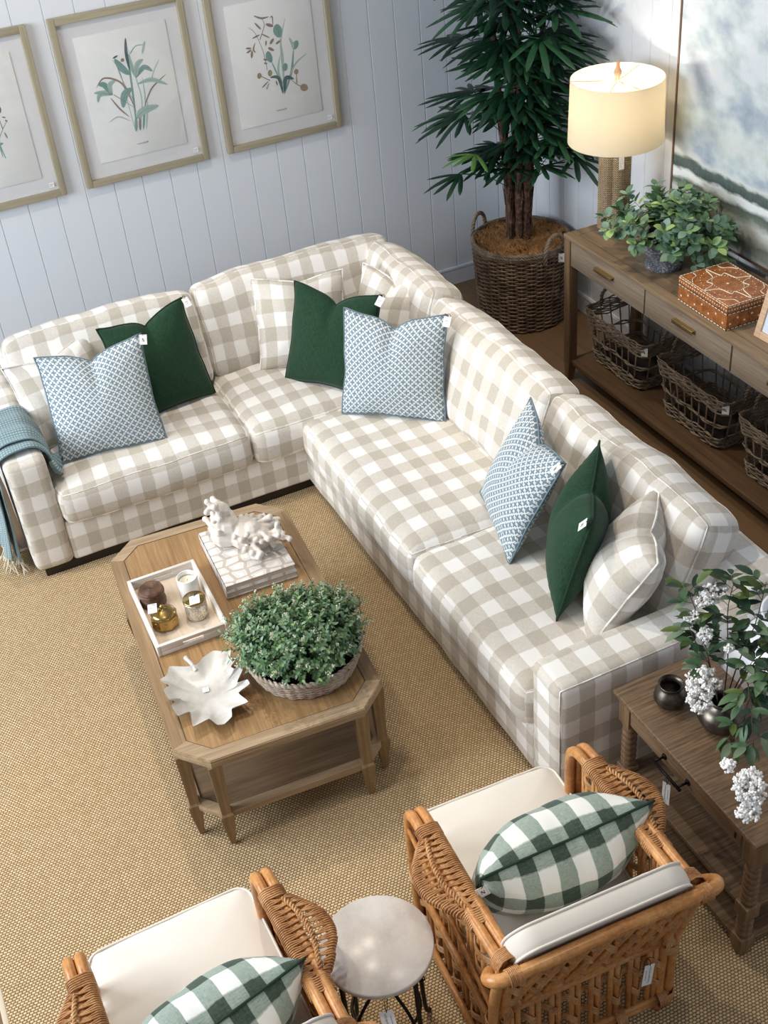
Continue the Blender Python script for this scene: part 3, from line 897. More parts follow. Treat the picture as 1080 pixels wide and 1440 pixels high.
# coral
def coral():
    rnd = random.Random(5); m = M()
    def blob(c, r):
        seg = 8
        prof = [(max(.0002, r * sin(pi * i / 6)), -r * cos(pi * i / 6)) for i in range(7)]
        lathe(m, prof, seg, T=Matrix.Translation(c))
    def finger(p, d, L, r, depth):
        P = [Vector(p)]; d = Vector(d).normalized()
        for i in range(4):
            d = (d + Vector((rnd.uniform(-.4, .4), rnd.uniform(-.4, .4), rnd.uniform(-.3, .35)))).normalized()
            nx = P[-1] + d * L / 4
            if nx.z < r + .001: nx.z = r + .001
            P.append(nx)
        rr = [r, r * .86, r * .78, r * .85, r * .95]
        tube(m, smooth_path(P, 3), [rr[min(4, int(i / 3))] for i in range(13)], 8)
        blob(P[-1], r * 1.02)
        if depth > 0:
            for k in range(2):
                a = P[2 + k]; e = (d + Vector((rnd.uniform(-1, 1), rnd.uniform(-1, 1), rnd.uniform(-.4, .8)))).normalized()
                finger(a, e, L * .6, r * .88, depth - 1)
    # tall crest at the back left, low spreading fingers to the right and front
    for i in range(34):
        z = .03 + .0046 * i; sh = 1.35 - i / 40
        finger((-.060 + rnd.uniform(-.045, .045) * sh, .085 + rnd.uniform(-.045, .045) * sh, z), (rnd.uniform(-1, .7), rnd.uniform(-.7, 1), rnd.uniform(-.3, .6)), .046, .0135, 0)
    for i in range(26):
        a = rnd.uniform(-2.5, 1.3); r0 = rnd.uniform(.01, .075)
        finger((.015 + r0 * cos(a), .0 + r0 * sin(a), rnd.uniform(.03, .10 - r0 * .5)), (cos(a), sin(a), rnd.uniform(-.45, .35)), rnd.uniform(.06, .095), .0140, 1 if i % 2 else 0)
    for p, r in (((-.060, .080, .04), .066), ((-.058, .085, .10), .056), ((-.060, .088, .145), .040), ((0, .03, .04), .065), ((.05, -.02, .035), .05), ((-.045, .06, .085), .048), ((.03, 0, .07), .04)): blob(p, r)
    return m
cm = coral()
m2 = M(); m2.v = [(x, y, max(z, .001)) for x, y, z in cm.v]; m2.f = cm.f; m2.uv = cm.uv; m2.m = cm.m; m2.sm = cm.sm
Tc = Matrix.Translation((.905, 3.765, BZ)); m2.v = [tuple(Tc @ Vector(p)) for p in m2.v]
CORAL = simple('white_coral', S(226, 217, 207), .6, nscale=40, namt=.06, bump=.15)
co = obj('coral_sculpture', m2, CORAL)
md = co.modifiers.new('merge', 'REMESH'); md.mode = 'VOXEL'; md.voxel_size = .0032; md.use_smooth_shade = True
md = co.modifiers.new('soften', 'SMOOTH'); md.factor = .5; md.iterations = 5
tag(co, 'chunky white branching coral sculpture standing on two books', 'sculpture')

# marble leaf dish
LEAF = [(0.3649, 3.2264), (0.3964, 3.1854), (0.3636, 3.1742), (0.3652, 3.1202), (0.408, 3.1063), (0.3639, 3.0883), (0.3693, 3.0231), (0.4175, 3.0303), (0.3981, 2.9468), (0.4647, 2.9606), (0.4775, 2.9145), (0.499, 2.9042), (0.5351, 2.9252), (0.5463, 2.9665), (0.6114, 2.9611), (0.5903, 3.0279), (0.645, 3.0438), (0.6446, 3.071), (0.6038, 3.0757), (0.6493, 3.1288), (0.6469, 3.1533), (0.6213, 3.1452), (0.6122, 3.1621), (0.6478, 3.1914), (0.6252, 3.2048), (0.6449, 3.2431), (0.6217, 3.2424), (0.586, 3.2718), (0.5393, 3.2576), (0.5089, 3.2343), (0.471, 3.2449), (0.4173, 3.2763), (0.3974, 3.236)]
def leaf_dish():
    cx, cy = .505, 3.10
    out = []
    n = len(LEAF)
    for i in range(n):
        a, b = LEAF[i], LEAF[(i + 1) % n]
        for k in range(4): out.append((a[0] + (b[0] - a[0]) * k / 4 - cx, a[1] + (b[1] - a[1]) * k / 4 - cy))
    # light smoothing
    for _ in range(1):
        out = [((out[i - 1][0] + 4 * out[i][0] + out[(i + 1) % len(out)][0]) / 6, (out[i - 1][1] + 4 * out[i][1] + out[(i + 1) % len(out)][1]) / 6) for i in range(len(out))]
    N = len(out); rings = 12; m = M()
    mean = sum(sqrt(x * x + y * y) for x, y in out) / N
    def H(t, r):  # inner surface height
        lob = (r / mean - 1)
        return .006 + .040 * t ** 2.4 + .010 * lob * t ** 2
    def surf(off, zsub):
        V = []
        for k in range(rings + 1):
            t = k / rings
            for (x, y) in out:
                r = sqrt(x * x + y * y); s = t if t > .0 else .001
                # inner rings become round
                rr = (mean * (1 - t ** 1.6) + r * t ** 1.6) * s * (1 if off == 0 else .985)
                V.append((x / r * rr, y / r * rr, max(0, H(t, r) - zsub * (1 - .35 * t))))
        return V
    for off, zs, fl in ((0, 0, False), (1, .009, True)):
        V = surf(off, zs); F = []
        for k in range(rings):
            for i in range(N):
                j = (i + 1) % N; q = (k * N + i, k * N + j, (k + 1) * N + j, (k + 1) * N + i)
                F.append(q if not fl else q[::-1])
        m.add(V, F)
    a, b = surf(0, 0)[-N:], surf(1, .009)[-N:]
    F = [(i, (i + 1) % N, N + (i + 1) % N, N + i) for i in range(N)]
    m.add(a + b, [q[::-1] for q in F])
    return m, cx, cy
lm, cx, cy = leaf_dish()
t = NT('white_marble', .3, S(236, 232, 226), .5)
f = t.noise(t.coord('Object'), 9, 6, .65); t.color(t.ramp(f, [(.35, S(184, 178, 170)), (.55, S(207, 203, 196)), (.7, S(216, 213, 208))])); MARB = t.mat
dish = thing('leaf_dish', 'white marble maple leaf shaped dish with short stem', 'dish', (cx, cy, TT))
obj('bowl', lm, MARB, dish, local=True)
m = M(); tube(m, smooth_path([(-.005, .120, .030), (-.010, .150, .040), (-.018, .180, .044), (-.020, .192, .043)], 5), [.008] * 10 + [.0095] * 6, 10); obj('stem', m, MARB, dish, local=True)
m = M(); box(m, -.02, .002, .02, .042, .0105, .0112, T=Matrix.Rotation(-.2, 4, 'Z')); obj('price_sticker', m, CARD, dish, local=True)

# ---------------------------------------------------------------- weaving helpers
def ring_basket(m, prof, nst, row, r_row, amp, z0, z1, seed=0, per=None, flat=1.0):
    """round basket wall woven round nst stakes; prof(z) gives the radius"""
    rnd = random.Random(seed); k = 0; z = z0
    while z < z1:
        P = []; n = nst * 4; ph = k * pi
        wz = [rnd.uniform(-.0012, .0012) for _ in range(9)]
        for i in range(n):
            a = 2 * pi * i / n
            rr = prof(z) + amp * cos(nst / 2 * a + ph)
            P.append((rr * cos(a), rr * sin(a), z + wz[i * 9 // n % 9] * sin(i * .7)))
        tube(m, P, r_row * rnd.uniform(.85, 1.12), 5, closed=True, flat=flat)
        z += row * rnd.uniform(.92, 1.08); k += 1
    return m
def stakes(m, prof, nst, z0, z1, r):
    for i in range(nst):
        a = 2 * pi * i / nst
        tube(m, [(prof(z) * cos(a), prof(z) * sin(a), z) for z in (z0, (z0 + z1) / 2, z1)], r, 5)
def twist(P, r, turns, strands=2, seg=5, n=60, m=None, rs=None, closed=False):
    """rope of strands twisted about the path P"""
    P = smooth_path(P, max(2, n // max(1, len(P) - 1)), closed); T_, N_ = frames(P, closed)
    for s in range(strands):
        Q = []
        for i, p in enumerate(P):
            a = 2 * pi * (turns * i / len(P) + s / strands); B = T_[i].cross(N_[i])
            Q.append(p + (N_[i] * cos(a) + B * sin(a)) * r)
        tube(m, Q, rs or r, seg, closed=closed)
    return m

# planter of boxwood on the coffee table
pb = thing('wicker_planter', 'pale grey-brown round wicker tray planter on the coffee table', 'basket', (.868, 3.085, TT))
prof = lambda z: .178 + .030 * min(1, z / .08)
m = M(); ring_basket(m, prof, 34, .0085, .0044, .0042, .006, .088, 3); stakes(m, prof, 34, .002, .094, .004)
for k in range(2): twist([((.212 - .002 * k) * cos(a), (.212 - .002 * k) * sin(a), .092 + .006 * k) for a in [2 * pi * i / 24 for i in range(24)]], .004, 30, 2, 5, 240, m, .0042, closed=True)
obj('basket_wall', m, PALEWICK, pb, local=True)
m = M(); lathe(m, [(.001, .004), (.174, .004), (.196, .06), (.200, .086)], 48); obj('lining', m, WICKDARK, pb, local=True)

LG = [simple('leaf_mid_green', S(92, 128, 78), .5), simple('leaf_blue_green', S(120, 150, 118), .5), simple('leaf_dark_green', S(62, 96, 58), .5), simple('leaf_light_green', S(128, 156, 92), .5)]
STEM = simple('green_stem', S(84, 104, 62), .6)
def leaf(m, p, d, up, L, W, mat=0, fold=.25, droop=.2, n=4):
    """one leaf blade from p along d, with a folded midrib and a pointed or round outline"""
    d = Vector(d).normalized(); up = Vector(up); s = d.cross(up)
    if s.length < 1e-4: s = d.orthogonal()
    s.normalize(); u = s.cross(d)
    V = []; F = []; U = []
    for i in range(n + 1):
        t = i / n; c = Vector(p) + d * (L * t) - u * (droop * L * t * t)
        wd = W / 2 * (sin(pi * min(1, t * .93 + .05)) ** .75 if 0 < i < n else .04)
        V += [c - s * wd + u * wd * fold, c, c + s * wd + u * wd * fold]
    for i in range(n):
        a = i * 3; F += [(a, a + 1, a + 4, a + 3), (a + 1, a + 2, a + 5, a + 4)]
    m.add(V, F, None, mat)

rnd = random.Random(11)
box_ = thing('boxwood_bush', 'bushy green boxwood with tiny cream buds filling the wicker planter', 'plant', (.868, 3.088, TT + .05))
m = M(); sm = M(); bm = M()
for i in range(560):
    a = rnd.uniform(0, 2 * pi); q = rnd.random() ** .5; th = q * 1.5
    lob = 1 + .10 * sin(3 * a + 1) + .16 * max(0, cos(a - 2.9)) ** 3
    e = Vector((.224 * lob * sin(th) * cos(a), .214 * lob * sin(th) * sin(a), .055 + .150 * cos(th) ** .8 + rnd.uniform(-.02, .028)))
    base = Vector((e.x * .45, e.y * .45, .0))
    k_ = rnd.uniform(.80, 1.07); e = Vector((e.x * k_, e.y * k_, e.z))
    mid = base.lerp(e, .55) + Vector((0, 0, .018))
    P = smooth_path([base, mid, e], 6)
    tube(sm, P, .0011, 4, cap=False)
    dd = (P[-1] - P[-4]).normalized(); dd = (dd + Vector((0, 0, .35))).normalized()
    for k in range(17):
        t = .50 + .55 * k / 16; p = P[min(len(P) - 1, int(t * (len(P) - 1)))] + dd * (.016 * max(0, t - .9) * 6)
        bb = k * 2.4 + i; o_ = dd.orthogonal().normalized(); o_.rotate(Matrix.Rotation(bb, 3, dd))
        leaf(m, p, (dd * .7 + o_).normalized(), dd, rnd.uniform(.015, .023), rnd.uniform(.009, .0125), rnd.choices((0, 1, 2, 3), (5, 5, 4, .8))[0], n=3)
    if rnd.random() < .26:
        for k in range(10):
            p = e + dd * (.006 + .0024 * k) + Vector([rnd.uniform(-.006, .006) for _ in range(3)])
            r = rnd.uniform(.0022, .0038); lathe(bm, [(.0002, -r), (r, 0), (.0002, r)], 5, T=Matrix.Translation(p))
obj('foliage', m, LG, box_, local=True); obj('stems', sm, STEM, box_, local=True); obj('buds', bm, simple('cream_buds', S(232, 232, 206), .6), box_, local=True)

# ---------------------------------------------------------------- console table
con = thing('console_table', 'long greyed oak console table with brass pulls against the right wall', 'table', (3.36, 3.89, 0))
cx0, cx1, cy0, cy1, cz = 3.12, 3.60, 2.86, 4.925, .848
m = M(); bbox(m, cx0 - .004, cx1, cy0, cy1, cz - .022, cz, .002); obj('tabletop', m, CONT, con)
m = M(); box(m, cx0 + .05, cx0 + .052, cy0 + .05, cy1 - .06, cz - .0005, cz + .0004); box(m, cx0 + .05, cx1 - .05, cy1 - .062, cy1 - .06, cz - .0005, cz + .0004); obj('groove_line', m, simple('groove_dark', S(70, 52, 36), .7), con)
m = M(); box(m, cx0 + .012, cx1, cy0 + .02, cy1 - .02, cz - .165, cz - .022); obj('apron', m, CONX, con)
for y in (cy0, cy1 - .052):
    for x in (cx0, cx1 - .052):
        m = M(); bbox(m, x, x + .052, y, y + .052, .10, cz - .022, .002)
        V = [(x, y, .10), (x + .052, y, .10), (x + .052, y + .052, .10), (x, y + .052, .10)]
        dy = -.02 if y > 4 else .02; fx = x; 
        Wb = [(x + .004, y + .012 + dy * 0, 0), (x + .040, y + .012, 0), (x + .040, y + .04, 0), (x + .004, y + .04, 0)]
        m.add(V + Wb, [(0, 1, 5, 4), (1, 2, 6, 5), (2, 3, 7, 6), (3, 0, 4, 7), (7, 6, 5, 4)], None, 0, False)
        obj('leg', m, CONZ, con)
m = M(); bbox(m, cx0 + .02, cx1 - .004, cy0 + .02, cy1 - .02, .088, .118, .003); obj('shelf', m, wood('console_shelf_oak', S(74, 54, 36), S(112, 86, 60), axis='Y'), con)
for (a, b) in ((4.228, 4.866), (3.590, 4.222), (2.918, 3.584)):
    m = M(); bbox(m, cx0 + .002, cx0 + .02, a + .002, b - .002, cz - .158, cz - .026, .002); d = obj('drawer', m, CONX, con)
    ym = (a + b) / 2 + .005; hz = cz - .080
    g = M(); bbox(g, cx0 - .020, cx0 - .014, ym - .075, ym + .075, hz - .006, hz + .012, .002); bbox(g, cx0 - .02, cx0 + .004, ym - .075, ym + .075, hz + .008, hz + .014, .002)
    h_ = obj('pull', g, BRASS, con); h_.parent = d; h_.location = h_.location - d.location

def rect_path(hx, hy, r, n=10):
    P = []
    for (sx, sy, a0) in ((1, 1, 0), (-1, 1, 90), (-1, -1, 180), (1, -1, 270)):
        c = Vector((sx * (hx - r), sy * (hy - r), 0))
        for k in range(3):
            a = radians(a0 + k * 45); P.append(c + Vector((r * cos(a), r * sin(a), 0)))
        nxt = {(1, 1): (-1, 1), (-1, 1): (-1, -1), (-1, -1): (1, -1), (1, -1): (1, 1)}[(sx, sy)]
    out = []
    for i in range(len(P)):
        a, b = P[i], P[(i + 1) % len(P)]; k = max(1, int((b - a).length / .012))
        for q in range(k): out.append(a.lerp(b, q / k))
    return out
def rect_basket(root, hx0, hy0, hx1, hy1, h, seed):
    rnd = random.Random(seed)
    def ring(z, off=0):
        t = z / h; return [Vector((p.x, p.y, z)) for p in rect_path(hx0 + (hx1 - hx0) * t, hy0 + (hy1 - hy0) * t, .045)]
    m = M()
    def row(z, k, r=.0042):
        P = ring(z); n = len(P); Q = []
        for i, p in enumerate(P):
            nrm = Vector((p.x / (hx1 ** 2), p.y / (hy1 ** 2), 0)); nrm = nrm.normalized() if nrm.length > 0 else nrm
            Q.append(p + nrm * (.0045 * cos(pi * i / 4 + k * pi)) + Vector((0, 0, .003 * sin(i * .35 + seed + k) + .0035 * sin(pi * i / 8 + k))))
        tube(m, Q, r * rnd.uniform(.85, 1.15), 5, closed=True)
    z = .008; k = 0
    while z < .075: row(z, k); z += .0078; k += 1
    for zz in (.135, .143): row(zz, k, .0045); k += 1
    z = h - .075
    while z < h: row(z, k); z += .0072; k += 1
    obj('basket_wall', m, KUBU2, root, local=True)
    m = M(); A = ring(0); B = ring(h); n = len(A)
    for j, i in enumerate(range(0, n, 4)):
        a = A[i]; b = B[min(len(B) - 1, int(i / n * len(B)))]
        tube(m, [a, a.lerp(b, .5), b], .0042, 5)
    obj('stakes', m, KUBU2, root, local=True)
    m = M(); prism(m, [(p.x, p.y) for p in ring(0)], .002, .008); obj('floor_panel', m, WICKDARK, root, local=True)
    for s in (-1, 1):
        m = M(); y = s * hy1
        twist([(-.055, y, h - .03), (-.05, y + s * .004, h + .03), (0, y + s * .006, h + .062), (.05, y + s * .004, h + .03), (.055, y, h - .03)], .0055, 7, 2, 5, 50, m, .0055)
        obj('handle', m, KUBU, root, local=True)
for (y, lab, sd) in ((4.625, 'grey wicker basket under the console, nearest the palm', 1), (3.985, 'grey open wicker basket in the middle of the console shelf', 2), (3.36, 'grey wicker basket on the console shelf, cut off by the right edge', 3)):
    b = thing('wicker_basket', lab, 'basket', (3.395, y, .1185), group='wicker baskets on the console shelf')
    rect_basket(b, .145, .215, .175, .272, .30, sd)
    if sd < 3:
        make_tag(b, M4((.5, -.85, .1), (.1, .15, .98), (-.85, -.5, .1), (-.155, -.262, .262)), .035, .045, 'N', cord_to=(-.16, -.262, .298))

# table lamp
lamp = thing('table_lamp', 'lit table lamp with cream drum shade and woven seagrass base', 'lamp', (3.33, 4.80, cz))
ACR = NT('clear_acrylic', .05, (.95, .97, .97)); ACR.b.inputs['Transmission Weight'].default_value = .9; ACR.b.inputs['IOR'].default_value = 1.45
m = M(); lathe(m, [(.001, 0), (.074, 0), (.076, .003), (.076, .022), (.074, .025), (.001, .025)], 40); obj('base', m, ACR.mat, lamp, local=True)
t = NT('woven_seagrass', .8, S(170, 140, 108), .2)
oc = t.coord('UV'); wv = t.n('ShaderNodeTexWave', wave_type='BANDS', bands_direction='DIAGONAL'); t.link(t.mapping(oc, (1, 1, 1)), wv.inputs['Vector']); wv.inputs['Scale'].default_value = 70; wv.inputs['Distortion'].default_value = 4
nz = t.noise(t.coord('Object'), 70, 3, .7)
t.color(t.ramp(t.math('ADD', t.math('MULTIPLY', wv.outputs[1], .5), t.math('MULTIPLY', nz, .5)), [(.3, S(96, 72, 52)), (.5, S(160, 130, 98)), (.68, S(222, 202, 170))])); t.bump(t.math('ADD', wv.outputs[1], nz), .8, .003); SEA = t.mat
m = M()
for k in range(6):
    a = k * pi / 3 + .3; c = Vector((.047 * cos(a), .047 * sin(a), 0))
    for q in range(44):
        z = .030 + q * .0112; n = 12; 
        P = [(c.x + .0285 * cos(b), c.y + .0285 * sin(b), z + .004 * sin(b + k)) for b in [2 * pi * i / n for i in range(n)]]
        tube(m, P, .0062, 5, closed=True)
    tube(m, [c + Vector((0, 0, .025)), c + Vector((0, 0, .525))], .0275, 10)
obj('column', m, SEA, lamp, local=True)
SZ0, SZ1 = 1.325 - cz, 1.625 - cz
t = NT('cream_linen_shade', .9, S(240, 232, 212), .1)
t.b.inputs['Transmission Weight'].default_value = 0
tr = t.n('ShaderNodeBsdfTranslucent'); tr.inputs[0].default_value = (*S(246, 236, 214), 1)
mx = t.n('ShaderNodeMixShader'); mx.inputs[0].default_value = .40
t.link(t.b.outputs[0], mx.inputs[1]); t.link(tr.outputs[0], mx.inputs[2]); t.link(mx.outputs[0], t.out.inputs[0]); SHADE = t.mat
m = M(); lathe(m, [(.232, SZ0), (.222, SZ1)], 64); lathe(m, [(.2195, SZ1), (.2295, SZ0)], 64)
lathe(m, [(.222, SZ1), (.2195, SZ1)], 64); lathe(m, [(.2295, SZ0), (.232, SZ0)], 64); obj('lamp_shade', m, SHADE, lamp, local=True)
WIRE = simple('brass_wire', S(190, 160, 110), .35, 1)
m = M(); zc = SZ1 - .018
for k in range(3):
    a = k * 2 * pi / 3 + .5; tube(m, [(0, 0, zc), (.221 * cos(a), .221 * sin(a), zc + .008)], .0018, 5)
for s in (-1, 1): tube(m, smooth_path([(0, 0, zc), (s * .05, s * .02, zc - .04), (s * .055, s * .022, zc - .14), (s * .012, s * .005, zc - .24)], 6), .002, 5)
obj('harp', m, WIRE, lamp, local=True)
m = M(); lathe(m, [(.001, zc), (.009, zc), (.009, zc + .008), (.011, zc + .012), (.012, zc + .02), (.019, zc + .036), (.018, zc + .046), (.010, zc + .062), (.008, zc + .078), (.010, zc + .086), (.007, zc + .094), (.0003, zc + .096)], 20); obj('finial', m, simple('pale_wood_finial', S(206, 160, 124), .5), lamp, local=True)
BULB = NT('lit_bulb', .5, (1, 1, 1)); BULB.b.inputs['Emission Color'].default_value = (*S(255, 222, 170), 1); BULB.b.inputs['Emission Strength'].default_value = 4
m = M(); lathe(m, [(.0003, SZ0 + .185), (.022, SZ0 + .172), (.03, SZ0 + .145), (.024, SZ0 + .115), (.013, SZ0 + .09), (.013, SZ0 + .06)], 20); obj('bulb', m, BULB.mat, lamp, local=True)
m = M(); lathe(m, [(.016, SZ0 + .06), (.016, SZ0), (.012, .52), (.001, .52)], 16); obj('socket', m, WIRE, lamp, local=True)
make_tag(lamp, M4((.99, -.1, 0), (.05, .1, 1), (-.35, -.93, .05), (-.022, -.086, .405)), .028, .09, 'script', cord_to=(-.02, -.082, .47))
pl = bpy.data.lights.new('lamp_bulb_light', 'POINT'); pl.energy = 5; pl.color = (1, .90, .76); pl.shadow_soft_size = .03
po = bpy.data.objects.new('lamp_bulb_light', pl); col.objects.link(po); po.location = (3.33, 4.80, 1.515)

# stone urn and its trailing plant
t = NT('speckled_grey_stone', .8, S(96, 98, 104), .3)
f = t.noise(t.coord('Object'), 120, 3, .7); g = t.noise(t.coord('Object'), 14, 3)
t.color(t.ramp(t.math('ADD', t.math('MULTIPLY', f, .7), t.math('MULTIPLY', g, .3)), [(.4, S(70, 72, 78)), (.52, S(112, 114, 118)), (.62, S(190, 190, 190))])); t.bump(f, .3, .002); STONE = t.mat
UX, UY = 3.305, 4.335
urn = obj('stone_urn', lathe(M(), [(.001, 0), (.082, 0), (.090, .006), (.090, .028), (.082, .036), (.062, .044), (.058, .052), (.078, .062), (.100, .085), (.108, .112), (.104, .135), (.110, .146), (.110, .156), (.100, .156), (.094, .135), (.090, .11), (.001, .10)], 56, T=Matrix.Translation((UX, UY, cz))), STONE)
tag(urn, 'speckled grey stone footed urn on the console', 'pot')
PL = [simple('trailing_leaf_deep', S(82, 114, 86), .45), simple('trailing_leaf_bluish', S(112, 142, 122), .45), simple('trailing_leaf_lime', S(162, 188, 112), .45), simple('trailing_leaf_mid', S(120, 154, 102), .45)]
tp = thing('trailing_plant', 'round-leaved trailing green plant spilling over the stone urn', 'plant', (UX, UY, cz + .10))
m = M(); sm = M(); rnd = random.Random(4)
for i in range(62):
    a = rnd.uniform(0, 2 * pi); th = rnd.uniform(.1, 1.35)
    L = rnd.uniform(.16, .27)
    if i < 5: a, th, L = (-1.7 + i * .25, 1.35, .22)
    d = Vector((sin(th) * cos(a), sin(th) * sin(a) * 1.25, cos(th)))
    p0 = Vector((.06 * sin(th) * cos(a), .06 * sin(th) * sin(a), .01))
    if UX + d.x * L > 3.56: d.x *= .45
    e = p0 + d * L; mid = p0 + d * L * .55 + Vector((0, 0, .035))
    if i < 5: e.z -= .09
    P = smooth_path([p0, mid, e], 6); tube(sm, P, .0016, 4)
    for k in range(3, len(P)):
        dd = (P[k] - P[k - 1]).normalized(); o_ = dd.orthogonal(); o_.rotate(Matrix.Rotation(k * 2.5 + i, 3, dd))
        for s in (1, -1) if k < len(P) - 1 else (1, -1, 0):
            ld = (dd * .6 + o_ * s).normalized() if s else dd
            Lf = rnd.uniform(.036, .058)
            upv = (Vector((0, 0, 1)) + d * .5)
            leaf(m, P[k] + ld * .006, ld, upv, Lf, Lf * .78, rnd.choices((0, 1, 2, 3), (4, 4, 1.3, 3))[0], fold=.15, droop=.25, n=5)
obj('foliage', m, PL, tp, local=True); obj('stems', sm, STEM, tp, local=True)

# bone inlay box
bx_ = thing('inlay_box', 'rust brown lidded box with bone inlay on the console', 'box', (3.283, 3.84, cz), radians(-1.5))
t = NT('rust_speckled_lacquer', .35, S(150, 84, 40), .5)
v = t.n('ShaderNodeTexVoronoi', feature='F1'); t.link(t.coord('Object'), v.inputs['Vector']); v.inputs['Scale'].default_value = 230
k1 = t.math('LESS_THAN', v.outputs['Distance'], .30)
f = t.noise(t.coord('Object'), 30, 3); base = t.ramp(f, [(.35, S(132, 70, 30)), (.65, S(172, 104, 52))])
t.color(t.mix(t.math('MULTIPLY', k1, .55), base, S(226, 178, 120))); RUST = t.mat
BONE = simple('bone_inlay', S(240, 228, 206), .45); DKI = simple('dark_inlay', S(44, 26, 20), .5)
bw, bl, bh = .132, .178, .118
m = M(); bbox(m, -bw, bw, -bl, bl, 0, .082, .0015); obj('body', m, RUST, bx_, local=True)
m = M(); bbox(m, -bw - .001, bw + .001, -bl - .001, bl + .001, .084, bh, .0015); lid = obj('lid', m, RUST, bx_, local=True)
def border(m, face, u0, u1, v0, n, wd, hgt, ln=.7):
    for i in range(n):
        a = u0 + (u1 - u0) * (i + (1 - ln) / 2) / n; b = u0 + (u1 - u0) * (i + (1 + ln) / 2) / n
        face(m, a, b, v0 - wd / 2, v0 + wd / 2)
def fx(m, a, b, c, d): box(m, -bw - .0018, -bw - .0002, a, b, c, d)
def fy(m, a, b, c, d): box(m, a, b, -bl - .0018, -bl - .0002, c, d)
m = M(); k = M()
for f_, L_, n_ in ((fx, bl, 16), (fy, bw, 12)):
    for z in (.005, .079): border(m, f_, -L_, L_, z, n_, .0045, 0); border(k, f_, -L_, L_, z + .0001, 1, .0052, 0, 1.0)
    for z in (.110,): border(m, f_, -L_, L_, z + .003, n_, .004, 0)
    border(m, f_, -L_, L_, .097, n_ + 6, .006, 0, .35)
    for i in range(7):
        u = -L_ + 2 * L_ * (i + .5) / 7; z = .03 + .022 * (i % 2)
        f_(m, u - .004, u + .004, z - .004, z + .004)
# keep dark backing just under the bone
k.v = [(x * .9995, y * .9995, z) for x, y, z in k.v]
obj('dark_banding', k, DKI, bx_, local=True); obj('side_inlay', m, BONE, bx_, local=True)
m = M()
for i in range(20):
    a = -bl + 2 * bl * (i + .15) / 20; b = a + 2 * bl * .7 / 20
    for s in (-1, 1): box(m, s * (bw - .004) - .002, s * (bw - .004) + .002, a, b, bh, bh + .0008)
for i in range(15):
    a = -bw + 2 * bw * (i + .15) / 15; b = a + 2 * bw * .7 / 15
    for s in (-1, 1): box(m, a, b, s * (bl - .004) - .002, s * (bl - .004) + .002, bh, bh + .0008)
def lobed(sc):
    P = []
    for q in range(4):
        a0 = q * pi / 2
        for (r, da) in ((.66, -.62), (.52, -.42), (.60, -.2), (1.0, 0), (.60, .2), (.52, .42)):
            P.append((r * cos(a0 + da) * bw * sc * .93, r * sin(a0 + da) * bl * sc * .93, bh + .0006))
    return P
tube(m, smooth_path(lobed(1.0), 4, True), .0022, 5, closed=True)
for sx in (-1, 1):
    for sy in (-1, 1):
        c = Vector((sx * bw * .92, sy * bl * .93, bh + .0006))
        tube(m, smooth_path([c + Vector((-sx * .055, 0, 0)), c + Vector((-sx * .05, -sy * .03, 0)), c + Vector((-sx * .02, -sy * .045, 0)), c + Vector((0, -sy * .075, 0))], 5), .0018, 5)
rnd = random.Random(2)
for i in range(64):
    a = i * 2 * pi / 64; r = .80 if i % 2 else .46
    x, y = r * cos(a) * bw, r * sin(a) * bl
    lathe(m, [(.0026, bh), (.0026, bh + .0007), (.0002, bh + .0009)], 7, T=Matrix.Translation((x, y, 0)))
lathe(m, [(.006, bh), (.006, bh + .0009), (.0002, bh + .001)], 10)
ti = obj('top_inlay', m, BONE, bx_, local=True); ti.parent = lid; ti.location = ti.location - lid.location

# picture frame at the right edge
pf = thing('tabletop_photo_frame', 'ribbed pale wood tabletop picture frame behind the inlay box, cut off by the edge', 'picture frame', mat=Matrix.Translation((3.222, 3.462, cz + .002)) @ Matrix.Rotation(radians(-88), 4, 'Z') @ Matrix.Rotation(radians(-14), 4, 'X'))
RIB = wood('ribbed_pale_wood', S(186, 150, 116), S(226, 196, 164), axis='X', gscale=2, bump=.8)
m = M(); fw, fh, fb = .11, .26, .032
for (a, b, c, d) in ((-fw, -fw + fb, 0, fh), (fw - fb, fw, 0, fh), (-fw + fb, fw - fb, 0, fb), (-fw + fb, fw - fb, fh - fb, fh)): bbox(m, a, b, 0, .018, c, d, .002)
obj('frame', m, RIB, pf, local=True)
m = M(); box(m, -fw + fb, fw - fb, .008, .012, fb, fh - fb); obj('picture', m, simple('pale_blue_photo_paper', S(214, 224, 238), .3), pf, local=True)
m = M(); bbox(m, -.02, .02, .018, .024, .0, fh * .8, .002, T=Matrix.Translation((0, .0, 0)) @ Matrix.Rotation(radians(-1), 4, 'X')); obj('easel_back', m, DARKPLINTH, pf, local=True)

# ---------------------------------------------------------------- side table with rope-twist legs
et = thing('side_table', 'ribbed oak side table with rope-twist legs by the right sofa arm', 'table', (1.87, 1.96, 0))
ex0, ex1, ey0, ey1, ez = 1.668, 2.035, 1.602, 2.325, .59
m = M(); bbox(m, ex0, ex1, ey0, ey1, ez - .018, ez, .004); bbox(m, ex0 + .008, ex1 - .008, ey0 + .008, ey1 - .008, ez - .026, ez - .018, .002); obj('tabletop', m, ETX, et)
m = M(); bbox(m, ex0 + .024, ex1 - .024, ey0 + .024, ey1 - .024, ez - .115, ez - .026, .002); obj('apron', m, ETY, et)
m = M(); bbox(m, ex0 + .019, ex0 + .030, ey0 + .085, ey1 - .085, ez - .108, ez - .034, .002); dr = obj('drawer', m, ETY, et)
g = M(); hz = ez - .075; hy = (ey0 + ey1) / 2 + .035
tube(g, [(ex0 - .022, hy - .075, hz), (ex0 - .022, hy + .075, hz)], .0055, 8)
